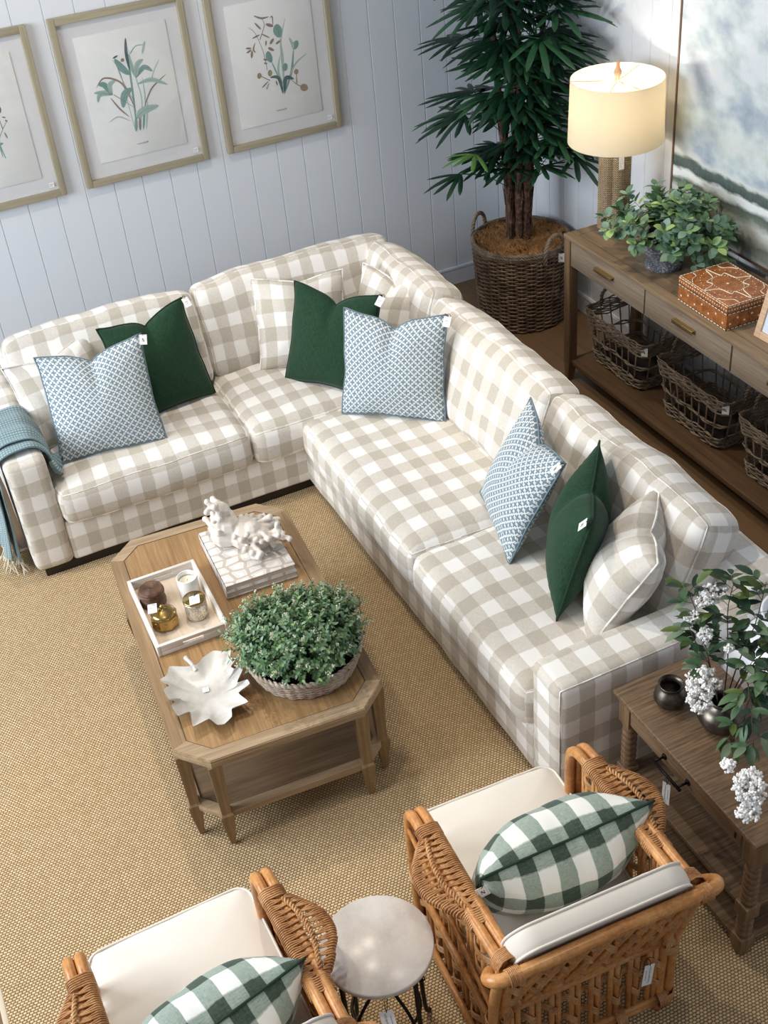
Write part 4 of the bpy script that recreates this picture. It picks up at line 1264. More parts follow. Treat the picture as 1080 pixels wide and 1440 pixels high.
for s in (-1, 1):
    tube(g, [(ex0 + .02, hy + s * .06, hz), (ex0 - .022, hy + s * .06, hz)], .004, 8); lathe(g, [(.001, -.002), (.012, -.002), (.010, .004), (.001, .004)], 12, T=Matrix.Translation((ex0 + .018, hy + s * .06, hz)) @ Matrix.Rotation(-pi / 2, 4, 'Y'))
h_ = obj('handle', g, BLACKIRON, et); h_.parent = dr; h_.location = h_.location - dr.location
g = M(); box(g, ex0 + .0175, ex0 + .0195, ey0 + .105, ey0 + .113, hz - .012, hz + .012); k_ = obj('keyhole', g, CORD, et); k_.parent = dr; k_.location = k_.location - dr.location
def rope_leg(m, x, y, z0, z1, r, turns):
    n = 60; seg = 20; V = []; F = []
    for i in range(n + 1):
        t = i / n; z = z0 + (z1 - z0) * t; env = 1 - .22 * (abs(2 * t - 1) ** 6)
        for k in range(seg):
            a = 2 * pi * k / seg; q = (a / (2 * pi) * 1 + turns * t) % 1
            rr = r * env * (.74 + .26 * abs(sin(pi * q * 1)) ** .7)
            V.append((x + rr * cos(a), y + rr * sin(a), z))
    for i in range(n):
        for k in range(seg):
            l = (k + 1) % seg; F.append((i * seg + k, i * seg + l, (i + 1) * seg + l, (i + 1) * seg + k))
    m.add(V, F)
for x in (ex0 + .045, ex1 - .045):
    for y in (ey0 + .045, ey1 - .045):
        m = M(); b = .028
        bbox(m, x - b, x + b, y - b, y + b, ez - .135, ez - .026, .003)
        lathe(m, [(.022, 0), (.027, .006), (.022, .012)], 20, T=Matrix.Translation((x, y, ez - .150)))
        rope_leg(m, x, y, .245, ez - .14, .027, 7.5)
        bbox(m, x - b, x + b, y - b, y + b, .19, .25, .006)
        rope_leg(m, x, y, .085, .195, .027, 4)
        bbox(m, x - b, x + b, y - b, y + b, .03, .09, .006)
        lathe(m, [(.001, 0), (.018, 0), (.026, .012), (.026, .028), (.02, .034)], 20, T=Matrix.Translation((x, y, 0)))
        obj('leg', m, ETZ, et)
for z in (.222, .048):
    m = M(); bbox(m, ex0 + .03, ex1 - .03, ey0 + .03, ey1 - .03, z - .010, z + .008, .003); obj('shelf', m, ETX, et)
make_tag(et, M4((.25, -.96, .1), (.10, .12, .98), (-.96, -.25, .1), (ex0 - .03 - 1.87, hy - .02 - 1.96, hz - .065)), .03, .082, 'script', cord_to=(ex0 - .022 - 1.87, hy - .01 - 1.96, hz + .004))

t = NT('dark_pewter', .34, S(92, 86, 78), .5, .85)
f = t.noise(t.coord('Object'), 16, 4, .7); t.color(t.ramp(f, [(.35, S(66, 60, 54)), (.65, S(120, 112, 102))])); PEW = t.mat
v1 = obj('metal_vase', lathe(M(), [(.001, 0), (.030, 0), (.046, .010), (.054, .030), (.050, .050), (.036, .066), (.032, .072), (.036, .080), (.042, .085), (.040, .088), (.034, .082), (.029, .072), (.033, .064), (.046, .048), (.048, .03), (.001, .012)], 48, T=Matrix.Translation((1.793, 2.185, ez))), PEW)
tag(v1, 'small empty dark metal pot with flared rim on the side table', 'vase')
v2 = obj('metal_vase', lathe(M(), [(.001, 0), (.038, 0), (.060, .012), (.074, .040), (.070, .066), (.050, .086), (.036, .094), (.034, .104), (.040, .112), (.037, .112), (.030, .103), (.033, .092), (.046, .082), (.066, .06), (.068, .04), (.001, .014)], 48, T=Matrix.Translation((1.872, 2.030, ez))), PEW)
tag(v2, 'larger round dark metal vase holding white blossom branches', 'vase')

# blossom branches
BR = [simple('branch_leaf_deep', S(34, 62, 40), .45), simple('branch_leaf_mid', S(70, 100, 66), .45), simple('branch_leaf_grey', S(104, 124, 98), .5), simple('branch_leaf_olive', S(72, 92, 34), .45)]
BARK = simple('brown_twig', S(70, 56, 46), .8); BLOS = simple('white_blossom', S(250, 246, 243), .8, nscale=60, namt=.1)
br = thing('blossom_branches', 'leafy branches with clusters of tiny white blossom in the round vase', 'flowers', (1.872, 2.03, ez + .10))
lf = M(); tw = M(); bl_ = M(); rnd = random.Random(21)
root = Vector((1.872, 2.030, ez + .02))
def branch(P, leaves, seed, spread=.05):
    Q = smooth_path([root] + [Vector(p) for p in P], 8); tube(tw, Q, [.0026 * (1 - .6 * i / len(Q)) for i in range(len(Q))], 5)
    n = len(Q); r_ = random.Random(seed)
    for i in range(leaves):
        k = min(n - 2, int(n * (.30 + .70 * (i + 1) / leaves))); p = Q[k]; d = (Q[k + 1] - Q[k - 1]).normalized()
        o_ = d.orthogonal().normalized(); o_.rotate(Matrix.Rotation(i * 2.4 + seed, 3, d))
        b = (d * .5 + o_).normalized(); e = p + b * r_.uniform(.03, spread)
        tube(tw, [p, e], .0011, 4)
        for q in range(3):
            s = (-1, 0, 1)[q]; sd = b.cross(Vector((0, 0, 1))).normalized()
            ld = (b + sd * s * .9).normalized()
            L = r_.uniform(.045, .072); leaf(lf, e if s == 0 else p.lerp(e, .6), ld, Vector((0, 0, 1)) + o_ * .3, L, L * .42, r_.choices((0, 1, 2, 3), (4, 3, 1.6, 1.3))[0], fold=.2, droop=.3, n=5)
    return Q
def cluster(c, R3, n, seed):
    r_ = random.Random(seed); c = Vector(c)
    for i in range(n):
        a = Vector((r_.gauss(0, 1), r_.gauss(0, 1), r_.gauss(0, 1))).normalized() * r_.random() ** .4
        p = c + Vector((a.x * R3[0], a.y * R3[1], a.z * R3[2]))
        if i % 3 == 0: tube(tw, [c, p], .0007, 4, cap=False)
        for q in range(6):
            w_ = p + Vector([r_.uniform(-.0052, .0052) for _ in range(3)]); r = r_.uniform(.0030, .0050)
            lathe(bl_, [(.0002, -r), (r * .85, -r * .4), (r, .1 * r), (r * .7, r * .7), (.0002, r)], 6, T=Matrix.Translation(w_) @ Matrix.Rotation(r_.uniform(0, 3), 4, 'X'))
branch([(1.865, 2.10, .80), (1.87, 2.18, .93), (1.872, 2.245, 1.00)], 13, 1)
branch([(1.85, 2.07, .80), (1.83, 2.13, .88), (1.825, 2.17, .93)], 8, 2, .04)
branch([(1.90, 2.06, .82), (1.95, 2.14, .95), (1.99, 2.17, 1.03)], 14, 3, .06)
branch([(1.91, 2.03, .82), (1.98, 2.05, .95), (2.05, 2.10, 1.05)], 14, 4, .07)
branch([(1.93, 2.00, .82), (2.00, 1.98, .93), (2.06, 1.98, .98)], 13, 5, .06)
branch([(1.905, 1.99, .84), (1.93, 1.93, .90), (1.93, 1.89, .89)], 10, 6)
branch([(1.88, 1.96, .84), (1.82, 1.86, .86), (1.765, 1.77, .80)], 9, 7, .045)
branch([(1.88, 1.93, .83), (1.80, 1.86, .84), (1.72, 1.83, .79)], 6, 8, .04)
cluster((1.800, 2.045, .800), (.055, .058, .040), 130, 1)
cluster((1.765, 2.015, .765), (.040, .040, .030), 60, 21)
cluster((1.905, 2.175, 1.010), (.060, .035, .028), 70, 2); cluster((1.835, 2.165, .955), (.024, .02, .02), 18, 3); cluster((1.850, 2.12, .91), (.026, .02, .028), 24, 4)
cluster((1.668, 1.665, .790), (.045, .050, .060), 120, 5); cluster((1.655, 1.745, .81), (.020, .022, .02), 22, 6); cluster((1.885, 2.045, .90), (.015, .015, .015), 14, 7); cluster((1.640, 1.630, .740), (.040, .032, .03), 55, 8)
obj('leaves', lf, BR, br); obj('twigs', tw, BARK, br); obj('blossoms', bl_, BLOS, br)

# white ceramic vessel behind the side table
WC = simple('glazed_white_ceramic', S(232, 234, 240), .2, spec=.6)
wv = obj('floor_vase', lathe(M(), [(.001, 0), (.15, 0), (.165, .02), (.215, .20), (.235, .36), (.215, .50), (.15, .60), (.10, .64), (.095, .68), (.12, .72), (.11, .72), (.085, .68), (.09, .64), (.14, .59), (.001, .5)], 64, T=Matrix.Translation((2.315, 2.21, 0))), WC)
tag(wv, 'big glazed white ceramic vessel half hidden behind the side table', 'vase')

# ---------------------------------------------------------------- rattan armchairs
def make_chair(mw, label):
    C = thing('rattan_armchair', label, 'armchair', mat=mw, group='rattan armchairs')
    AX = .275      # arm centre line
    def o_(nm, m, mt): return obj(nm, m, mt, C, local=True)
    def wrap(m, a, b, n, r, wr=.0022, axis=None):
        """binding wound round a segment"""
        a, b = Vector(a), Vector(b); P = []
        d = (b - a).normalized(); u = d.orthogonal().normalized(); v = d.cross(u)
        for i in range(n * 10 + 1):
            t = i / (n * 10); q = 2 * pi * i / 10
            P.append(a.lerp(b, t) + (u * cos(q) + v * sin(q)) * r)
        tube(m, P, wr, 4)
    def hull_wrap(m, pa, pb, ra, rb, r=.0028):
        """one strand round two parallel canes at pa and pb (both (x, y, z))"""
        pa, pb = Vector(pa), Vector(pb); d = (pb - pa); L = d.length; d.normalize(); up = Vector((0, 0, 1)); up = (up - d * up.dot(d)).normalized()
        P = []
        for k in range(7): 
            a = pi / 2 - pi * k / 6; P.append(pb + (d * cos(a) + up * sin(a)) * rb)
        for k in range(7):
            a = -pi / 2 - pi * k / 6; P.append(pa + (d * cos(a) + up * sin(a)) * ra)
        tube(m, P, r, 5, closed=True)
    YF, YB = .235, -.30
    for s in (-1, 1):
        # arm: two canes that rise from the front foot, bend over and run back to the top rail
        m = M()
        for k, dx in ((0, -.0165), (1, .0165)):
            x = s * AX + dx
            tube(m, smooth_path([(x, YF - .005, .0), (x, YF + .005, .30), (x, YF + .008, .56), (x, YF - .010, .625), (x, YF - .055, .650), (x, YF - .14, .655), (x, -.10, .668), (x * .99, -.30, .690), (x * .985, YB - .085, .705)], 7), .0165, 10)
        # outward bulging cane
        ob = smooth_path([(s * (AX + .016), .105, .653), (s * (AX + .054), .065, .650), (s * (AX + .090), -.005, .650), (s * (AX + .092), -.075, .655), (s * (AX + .056), -.145, .665), (s * (AX + .018), -.195, .672)], 8)
        tube(m, ob, .012, 8)
        o_('arm', m, RATTAN)
        # woven binding of the arm
        m = M(); spine = []; NS = 52; YS = .135; YE = -.235
        for i in range(NS):
            y = YS + (YE - YS) * i / (NS - 1); z = .656 + (.165 - y) * .045
            if .098 > y > -.185:
                best = min(ob, key=lambda p: abs(p.y - y)); xo = abs(best.x)
                pr_ = i // 3; yc = YS + (YE - YS) * (pr_ * 3 + 1) / (NS - 1)
                gap = xo - AX; xs = AX + .004 + gap * .42
                lift = .010 + .006 * min(1, gap / .08)
                for (xa, ra, sg) in ((AX - .016, .0185, 1), (xo, .0150, -1)):
                    P = []
                    for k in range(9):
                        an = pi / 2 + sg * (pi * 1.05 * k / 8)
                        P.append(Vector((s * (xa + ra * cos(an)), y, z + ra * sin(an))))
                    P = [Vector((s * xs, yc, z + lift)), Vector((s * (xs + (xa - xs) * .55), (y * .6 + yc * .4), z + .017))] + P
                    tube(m, smooth_path(P, 2), .0026, 5)
                if i % 3 == 1: spine.append(Vector((s * xs, y, z + lift + .004)))
            else:
                hull_wrap(m, (s * (AX - .0165), y, z), (s * (AX + .0165), y, z), .0195, .0195, .0030)
        twist(spine, .0045, 12, 2, 5, 140, m, .0036)
        o_('arm_binding', m, RATTANW)
        # front post and knee canes
        m = M()
        for y in (.175, .115, .05, -.015, -.08, -.15, -.22):
            for dy in (-.011, .011):
                tube(m, [(s * AX, y + dy, .055), (s * (AX + .004), y + dy, .35), (s * AX, y + dy, .642)], .0085, 6)
        for z in (.055, .300): 
            for k in (0, 1): tube(m, [(s * (AX + .018), YF - .01, z + .018 * k), (s * (AX + .018), YB - .0, z + .018 * k)], .010, 7)
        tube(m, [(s * (AX + .024), YF - .005, .56), (s * (AX + .024), YB - .02, .42)], .0075, 6)
        o_('side_panel', m, RATTAN)
        # woven bands across the side canes
        m = M()
        for z0 in (.12, .20, .38, .46, .54):
            for q in range(4):
                P = []
                for i in range(50):
                    y = YF - .02 - i * (YF - YB - .04) / 49
                    P.append((s * (AX + .003) + .012 * cos(i * pi / 6.1 + (0 if (int(z0 * 100)) % 4 else pi)), y, z0 + q * .0075 + .012 * sin(i * pi / 6.1)))
                tube(m, P, .0034, 5)
        for y in (YF, YB):
            for z in (.06, .31): wrap(m, (s * (AX + .004), y, z - .008), (s * (AX + .004), y, z + .028), 7, .030, .003)
        o_('side_weave', m, RATTANW)
        # rear leg, a pair of canes, leaning out to the top rail
        m = M()
        for dx in (-.017, .017):
            tube(m, smooth_path([(s * AX + dx, YB - .0, 0), (s * AX + dx, YB - .01, .33), (s * (AX + .010) + dx, YB - .05, .52), (s * (AX + .014) + dx, YB - .10, .705)], 6), .0155, 9)
        o_('leg', m, RATTAN)
    # back: top rail with looped ends, lower rails, slats, lattice
    m = M()
    tube(m, smooth_path([(-.315, YB - .06, .665), (-.338, YB - .095, .700), (-.318, YB - .125, .722), (-.26, YB - .130, .728), (0, YB - .132, .734), (.26, YB - .130, .728), (.318, YB - .125, .722), (.338, YB - .095, .700), (.315, YB - .06, .665)], 8), .0185, 12)
    o_('top_rail', m, RATTAN)
    m = M()
    for z in (.055, .36):
        for k in (0, 1): tube(m, [(-AX - .01, YB - .012, z + .021 * k), (AX + .01, YB - .012, z + .021 * k)], .0115, 8)
    for i in range(8):
        x = -.225 + i * .0643
        for dx in (-.0105, .0105): tube(m, [(x + dx, YB - .004, .05), (x + dx, YB - .004, .375)], .0095, 7)
    for i in range(9):
        x = -.26 + i * .065
        for sgn in (-1, 1):
            for dx in (-.009, .009):
                x2 = x + sgn * .085
                if abs(x2) > .31: continue
                tube(m, smooth_path([(x + dx, YB - .012 - .004 * sgn, .385), ((x + x2) / 2 + dx, YB - .06 - .006 * sgn, .54), (x2 + dx, YB - .122, .715)], 4), .0085, 6)
    o_('back_panel', m, RATTAN)
    m = M()
    for z0, yb, lean in ((.15, YB - .004, 0), (.25, YB - .004, 0), (.46, YB - .040, 1), (.56, YB - .075, 1), (.65, YB - .105, 1)):
        for q in range(4):
            P = []
            for i in range(70):
                x = -AX + 2 * AX * i / 69 * 1.0
                P.append((x * (1 + .06 * lean), yb - .014 * cos(i * pi / 4.3 + (pi if int(z0 * 20) % 2 else 0)), z0 + q * .0085 + .013 * sin(i * pi / 4.3)))
            tube(m, P, .0037, 5)
    for s in (-1, 1):
        wrap(m, (s * .262, YB - .128, .722), (s * .300, YB - .128, .722), 8, .0225, .0032)
        wrap(m, (s * AX, YB - .055, .695), (s * AX, YB - .10, .708), 8, .036, .0034)
        for z in (.06, .365): wrap(m, (s * (AX - .03), YB - .012, z + .01), (s * (AX - .0), YB - .012, z + .01), 6, .028, .0032)
    wrap(m, (.10, YB - .012, .066), (.135, YB - .012, .066), 6, .026, .0032)
    o_('back_weave', m, RATTANW)
    m = M()
    for y in (YF, ):
        for k in (0, 1): tube(m, [(-AX, y, .29 + .02 * k), (AX, y, .29 + .02 * k)], .011, 8)
    for i in range(7):
        x = -.2 + i * .0667; tube(m, [(x, YF, .055), (x, YF, .30)], .009, 6)
    tube(m, [(-AX, YF, .06), (AX, YF, .06)], .011, 8)
    o_('front_rail', m, RATTAN)
    # cushions
    def cushion(nm, c, h, r, T, seed):
        m = M(); rbox(m, c, h, r, .04, crown=.012, nz=.003, seed=seed, T=T, seg=5)
        q = o_(nm, m, CREAM)
        k = M()
        for zz in (h[2] - .006, -h[2] + .006):
            P = []; R_ = .045; hx, hy = h[0] - .001, h[1] - .001
            for (sx, sy, a0) in ((1, 1, 0), (-1, 1, 90), (-1, -1, 180), (1, -1, 270)):
                for g in range(7):
                    a = radians(a0 + g * 15); p = Vector((c[0] + sx * (hx - R_) + R_ * cos(a), c[1] + sy * (hy - R_) + R_ * sin(a), c[2] + zz))
                    P.append(T @ p if T else p)
            tube(k, P, .0038, 6, closed=True)
        z = obj('piping', k, CREAM, C, local=True); z.parent = q; z.location = z.location - q.location
    # plan-rounded cushion: round the corners by clamping in plan
    def plan_cushion(nm, cx, cy, hx, hy, z0, z1, R_, T, seed):
        m = M(); rings = []; n = 9
        def outline(ins):
            P = []; r = max(.008, R_ - ins)
            for (sx, sy, a0) in ((1, 1, 0), (-1, 1, 90), (-1, -1, 180), (1, -1, 270)):
                for g in range(9):
                    a = radians(a0 + g * 11.25); P.append((sx * (hx - ins - r) + r * cos(a), sy * (hy - ins - r) + r * sin(a)))
            Q = []
            for i in range(len(P)):
                a, b = Vector((*P[i], 0)), Vector((*P[(i + 1) % len(P)], 0)); k = max(1, int((Vector((*P[i], 0)) - b).length / .05)) if ((i + 1) % 9 == 0) else 1
                k = 8 if (i + 1) % 9 == 0 else 1
                for q in range(k): Q.append(a.lerp(b, q / k))
            return Q
        zs = []
        H = (z1 - z0)
        secs = [(z0, .10), (z0, .05), (z0 + .002, .008), (z0 + .006, .0)] + [(z0 + H * t, -.004 * sin(pi * t)) for t in (.3, .5, .7)] + [(z1 - .006, 0), (z1 - .001, .006), (z1 + .006, .03), (z1 + .012, .07), (z1 + .016, .12), (z1 + .017, .17), (z1 + .018, min(hx, hy) - .012)]
        V = []; 
        for si, (z, ins) in enumerate(secs):
            for p in outline(ins):
                nn = noise.noise(Vector((p.x * 5 + seed, p.y * 5, z * 3))) * .004 if si > 7 else 0
                # gathered puckers along the edge
                pk = .0022 * sin((p.x * 1.0 + p.y) * 95 + seed) if si in (8, 9) else 0
                V.append(Vector((cx + p.x, cy + p.y, z + nn + pk)))
        N = len(outline(0)); F = []
        for i in range(len(secs) - 1):
            for k in range(N):
                l = (k + 1) % N; F.append((i * N + k, i * N + l, (i + 1) * N + l, (i + 1) * N + k))
        F.append(tuple((len(secs) - 1) * N + k for k in range(N))); F.append(tuple(reversed(range(N))))
        m.add(V, F, None, 0, True, T)
        q = o_(nm, m, CREAM); k = M()
        for zz, i_ in ((z1 - .002, .001), (z0 + .004, .001)):
            P = [Vector((cx + p.x, cy + p.y, zz)) for p in outline(i_ - .001)]
            if T: P = [T @ p for p in P]
            tube(k, P, .0042, 6, closed=True)
        z = o_('piping', k, CREAM); z.parent = q; z.location = z.location - q.location
    plan_cushion('seat_cushion', 0, .060, .254, .310, .330, .428, .05, None, 1)
    # back cushion: built flat, then stood up and leaned
    lean = radians(20)
    T = Matrix.Translation((0, YB + .045, .43)) @ Matrix.Rotation(lean, 4, 'X') @ Matrix.Rotation(pi / 2, 4, 'X')
    # local: x across, y -> up, z -> towards the back's front (negative y)
    T = Matrix.Translation((0, YB + .040, .435)) @ Matrix(((1, 0, 0, 0), (0, -sin(lean), cos(lean), 0), (0, cos(lean), sin(lean), 0), (0, 0, 0, 1)))
    plan_cushion('back_cushion', 0, .185, .262, .190, -.035, .034, .07, T, 4)
    return C
chA = Matrix.Translation((1.125, 1.925, 0)) @ Matrix.Rotation(radians(-3), 4, 'Z')
chB = Matrix.Translation((.105, 1.955, 0)) @ Matrix.Rotation(radians(1), 4, 'Z')
ch = make_chair(chA, 'honey rattan armchair with cream cushions beside the side table')
ch2 = copy_thing(ch, chB, 'honey rattan armchair at the bottom left, left of the marble stool')
make_tag(ch, M4((-.98, .0, .18), (.16, .1, .98), (0, -1, .1), (.185, -.345, .285)), .034, .085, 'script', cord_to=(.19, -.33, .345))

# check pillows on the chairs
def lumbar(T, label, tagc):
    return pillow('lumbar_pillow', label, T @ Matrix.Rotation(radians(24), 4, 'X'), .56, .31, .28, GREENCHECK, GREENPIPE, .008, 31, 'green check pillows on the armchairs', tagc, pr=.0042, pinch=.03)
lumbar(chA @ Matrix.Translation((.045, .000, .447)) @ Matrix.Rotation(radians(2), 4, 'Z'), 'green check lumbar pillow with a card tag, on the armchair beside the side table', (-1, 1, -.3, -1))
lumbar(chB @ Matrix.Translation((-.03, -.085, .447)) @ Matrix.Rotation(radians(12), 4, 'Z'), 'green check lumbar pillow on the bottom left armchair', None)

# ---------------------------------------------------------------- marble stool
st = thing('round_stool_table', 'small round white marble topped table on black iron legs between the armchairs', 'table', (.592, 1.872, 0))
t = NT('pale_marble_top', .28, S(214, 208, 202), .5)
f = t.noise(t.coord('Object'), 130, 2, .6); g = t.noise(t.coord('Object'), 8, 5, .65)
t.color(t.mix(t.math('MULTIPLY', f, .4), t.ramp(g, [(.35, S(200, 194, 188)), (.6, S(224, 218, 212))]), S(240, 236, 232))); MT = t.mat
ZT = .55
m = M(); lathe(m, [(.001, ZT - .020), (.155, ZT - .020), (.158, ZT - .017), (.158, ZT - .004), (.155, ZT), (.001, ZT)], 72); obj('tabletop', m, MT, st, local=True)
m = M(); tube(m, [(.145 * cos(a), .145 * sin(a), ZT - .027) for a in [2 * pi * i / 48 for i in range(48)]], .006, 8, closed=True)
tube(m, [(.10 * cos(a), .10 * sin(a), .24) for a in [2 * pi * i / 36 for i in range(36)]], .005, 8, closed=True); obj('ring', m, BLACKIRON, st, local=True)
for k in range(4):
    a = radians(20 + 90 * k); c, s_ = cos(a), sin(a); m = M()
    tube(m, smooth_path([(.143 * c, .143 * s_, ZT - .025), (.143 * c, .143 * s_, .30), (.150 * c, .150 * s_, .05), (.165 * c, .165 * s_, .008)], 6), .0075, 8)
    tube(m, smooth_path([(.145 * c, .145 * s_, .20), (.10 * c, .10 * s_, .30), (.03 * c, .03 * s_, .36)], 6), .005, 7)
    lathe(m, [(.009, -.006), (.012, 0), (.009, .006)], 12, T=Matrix.Translation((.146 * c, .146 * s_, .20)))
    obj('leg', m, BLACKIRON, st, local=True)
make_tag(st, M4((.98, -.2, 0), (.1, .75, .65), (-.1, -.62, .75), (-.055, -.175, .46)), .038, .06, 'script', cord_to=(-.04, -.135, .52))

# ---------------------------------------------------------------- palm in a wicker planter
BX, BY = 3.315, 5.70
bk = thing('wicker_planter', 'tall round brown wicker basket holding the palm in the corner', 'basket', (BX, BY, -.012))
prof = lambda z: .248 + .030 * z / .5
m = M(); ring_basket(m, prof, 30, .0125, .0056, .0070, .012, .475, 8, flat=1.2); obj('basket_wall', m, KUBU, bk, local=True)
m = M(); stakes(m, prof, 30, .0, .49, .006)
for i in range(30):
    a = 2 * pi * (i + .5) / 30; 
obj('stakes', m, KUBU, bk, local=True)
m = M()
for k in range(3): twist([((.281 - .004 * abs(k - 1)) * cos(a), (.281 - .004 * abs(k - 1)) * sin(a), .474 + .014 * k) for a in [2 * pi * i / 40 for i in range(40)]], .0062, 34, 3, 5, 320, m, .0058, closed=True)
obj('rim', m, KUBU2, bk, local=True)
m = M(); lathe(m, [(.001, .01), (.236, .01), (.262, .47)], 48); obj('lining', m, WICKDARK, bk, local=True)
for a in (radians(-78), radians(120)):
    m = M(); c, s_ = cos(a), sin(a); tx, ty = -s_, c
    P = [(.284 * c + tx * u, .284 * s_ + ty * u, z) for u, z in ((-.075, .44), (-.070, .52), (-.045, .575), (0, .595), (.045, .575), (.070, .52), (.075, .44))]
    twist(P, .0065, 6, 3, 5, 60, m, .0065); obj('handle', m, KUBU2, bk, local=True)
make_tag(bk, M4((.85, -.52, 0), (.03, .05, 1), (-.52, -.85, .06), (.098, -.285, .452)), .036, .052, 'N', cord_to=(.095, -.272, .50))

COIR = cane('coconut_fibre', S(212, 160, 104), S(236, 194, 140), S(158, 106, 62), .95, 30)
m = M(); rnd = random.Random(9); N = 40
V = []; F = []
for j in range(14):
    r = .262 * j / 13
    for i in range(N):
        a = 2 * pi * i / N; h = .455 + .045 * noise.noise(Vector((r * 14 * cos(a), r * 14 * sin(a), 2))) + .02 * (1 - r / .26)
        V.append((BX + r * cos(a), BY + r * sin(a), h))
for j in range(13):
    for i in range(N):
        k = (i + 1) % N; F.append((j * N + i, j * N + k, (j + 1) * N + k, (j + 1) * N + i))
m.add(V, F)
for i in range(5200):
    a = rnd.uniform(0, 2 * pi); r = .25 * rnd.random() ** .5; x, y = r * cos(a), r * sin(a)
    h = .458 + .045 * noise.noise(Vector((x * 14, y * 14, 2))) + .02 * (1 - r / .26)
    b = rnd.uniform(0, 2 * pi); L = rnd.uniform(.02, .06); up = rnd.uniform(.005, .040)
    tube(m, [(BX + x, BY + y, h - .004), (BX + x + L * .5 * cos(b), BY + y + L * .5 * sin(b), h + up), (BX + x + L * cos(b + .6), BY + y + L * sin(b + .6), h + .004 + up * .3)], .0011, 3, cap=False)
coir = obj('coconut_fiber', m, COIR); tag(coir, 'tufts of orange-brown coconut fibre covering the soil in the palm basket', 'plant fibre', kind='stuff')

palm = thing('lady_palm', 'tall dark green lady palm with fanned leaves and several brown stems', 'plant', (BX, BY, .45))
TR = cane('fibrous_palm_stem', S(78, 52, 40), S(150, 116, 92), S(24, 14, 10), .9, 34)
rnd = random.Random(33); trunks = []
for i, (dx, dy, lx, ly, top) in enumerate(((-.060, .00, -.10, -.02, 1.75), (-.028, -.035, -.03, -.08, 1.95), (.010, -.045, .03, -.10, 1.6), (.048, -.01, .10, -.03, 1.85), (.010, .05, .02, .06, 2.05), (-.045, .045, -.05, .06, 1.6), (.058, .045, .09, .03, 1.4))):
    P = smooth_path([(BX + dx, BY + dy, .44), (BX + dx * 1.1, BY + dy * 1.1, .8), (BX + dx + lx * .5, BY + dy + ly * .5, 1.2), (BX + dx + lx, BY + dy + ly, top)], 12)
    m = M(); tube(m, P, [.0215 * (1 + .14 * sin(k * 1.3 + i)) * (1 if k < 26 else .7) for k in range(len(P))], 9)
    for k in range(26):   # shaggy fibre sheaths
        q = P[min(len(P) - 2, 1 + k)]; a = rnd.uniform(0, 2 * pi)
        tube(m, [(q.x + .020 * cos(a), q.y + .020 * sin(a), q.z - .02), (q.x + .025 * cos(a + .1), q.y + .025 * sin(a + .1), q.z + .05), (q.x + .034 * cos(a + .2), q.y + .034 * sin(a + .2), q.z + .10)], [.004, .005, .0012], 5)
    obj('stem', m, TR, palm); trunks.append(P)
PG = [simple('palm_leaf_dark', S(24, 56, 38), .36), simple('palm_leaf_mid', S(42, 82, 54), .36), simple('palm_leaf_fresh', S(84, 126, 62), .4)]
def blade(m, p, d, up, L, W, mat, droop):
    d = Vector(d).normalized(); s = d.cross(Vector(up)); s = s.normalized() if s.length > 1e-3 else d.orthogonal().normalized(); u = s.cross(d)
    n = 6; V = []; F = []
    for i in range(n + 1):
        t = i / n; c = Vector(p) + d * (L * t) - Vector((0, 0, 1)) * (droop * L * t * t)
        w_ = W / 2 * (.22 + .78 * min(1, t * 3.2)) * (1 if t < .8 else (1.02 - t) / .22 * .9 + .1)
        V += [c - s * w_ - u * w_ * .3, c - s * w_ * .45 + u * w_ * .12, c, c + s * w_ * .45 + u * w_ * .12, c + s * w_ - u * w_ * .3]
    for i in range(n):
        for k in range(4): F.append((i * 5 + k, i * 5 + k + 1, (i + 1) * 5 + k + 1, (i + 1) * 5 + k))
    V = [Vector((min(p.x, 3.612), min(p.y, 6.272), p.z)) for p in V]
    m.add(V, F, None, mat)
def frond(start, hub, face, size, nb, mat, nm='frond', spread=2.5):
    m = M(); start, hub = Vector(start), Vector(hub)
    tube(m, smooth_path([start, start.lerp(hub, .5) + Vector((0, 0, .03)), hub], 5), .0028, 5, mat=1)
    d = (hub - start); d.z *= .5; d.normalize(); d = (d + Vector(face) * .5).normalized()
    nrm = Vector((0, 0, 1)) - d * d.z; nrm.normalize(); sd = d.cross(nrm)
    nrm = (nrm + Vector((-.25, -.55, 0))).normalized(); nrm = (nrm - sd * nrm.dot(sd)); nrm = (nrm - d * nrm.dot(d)).normalized(); sd = d.cross(nrm)
    for k in range(nb):
        a = (k / (nb - 1) - .5) * spread + rnd.uniform(-.05, .05)
        bd = (d * cos(a) + sd * sin(a) + nrm * .06).normalized()
        L = size * (1 - .16 * abs(a)) * rnd.uniform(.9, 1.08)
        blade(m, hub, bd, nrm, L, L * .105 + .007, mat, rnd.uniform(.12, .36))
    obj(nm, m, PG, palm)
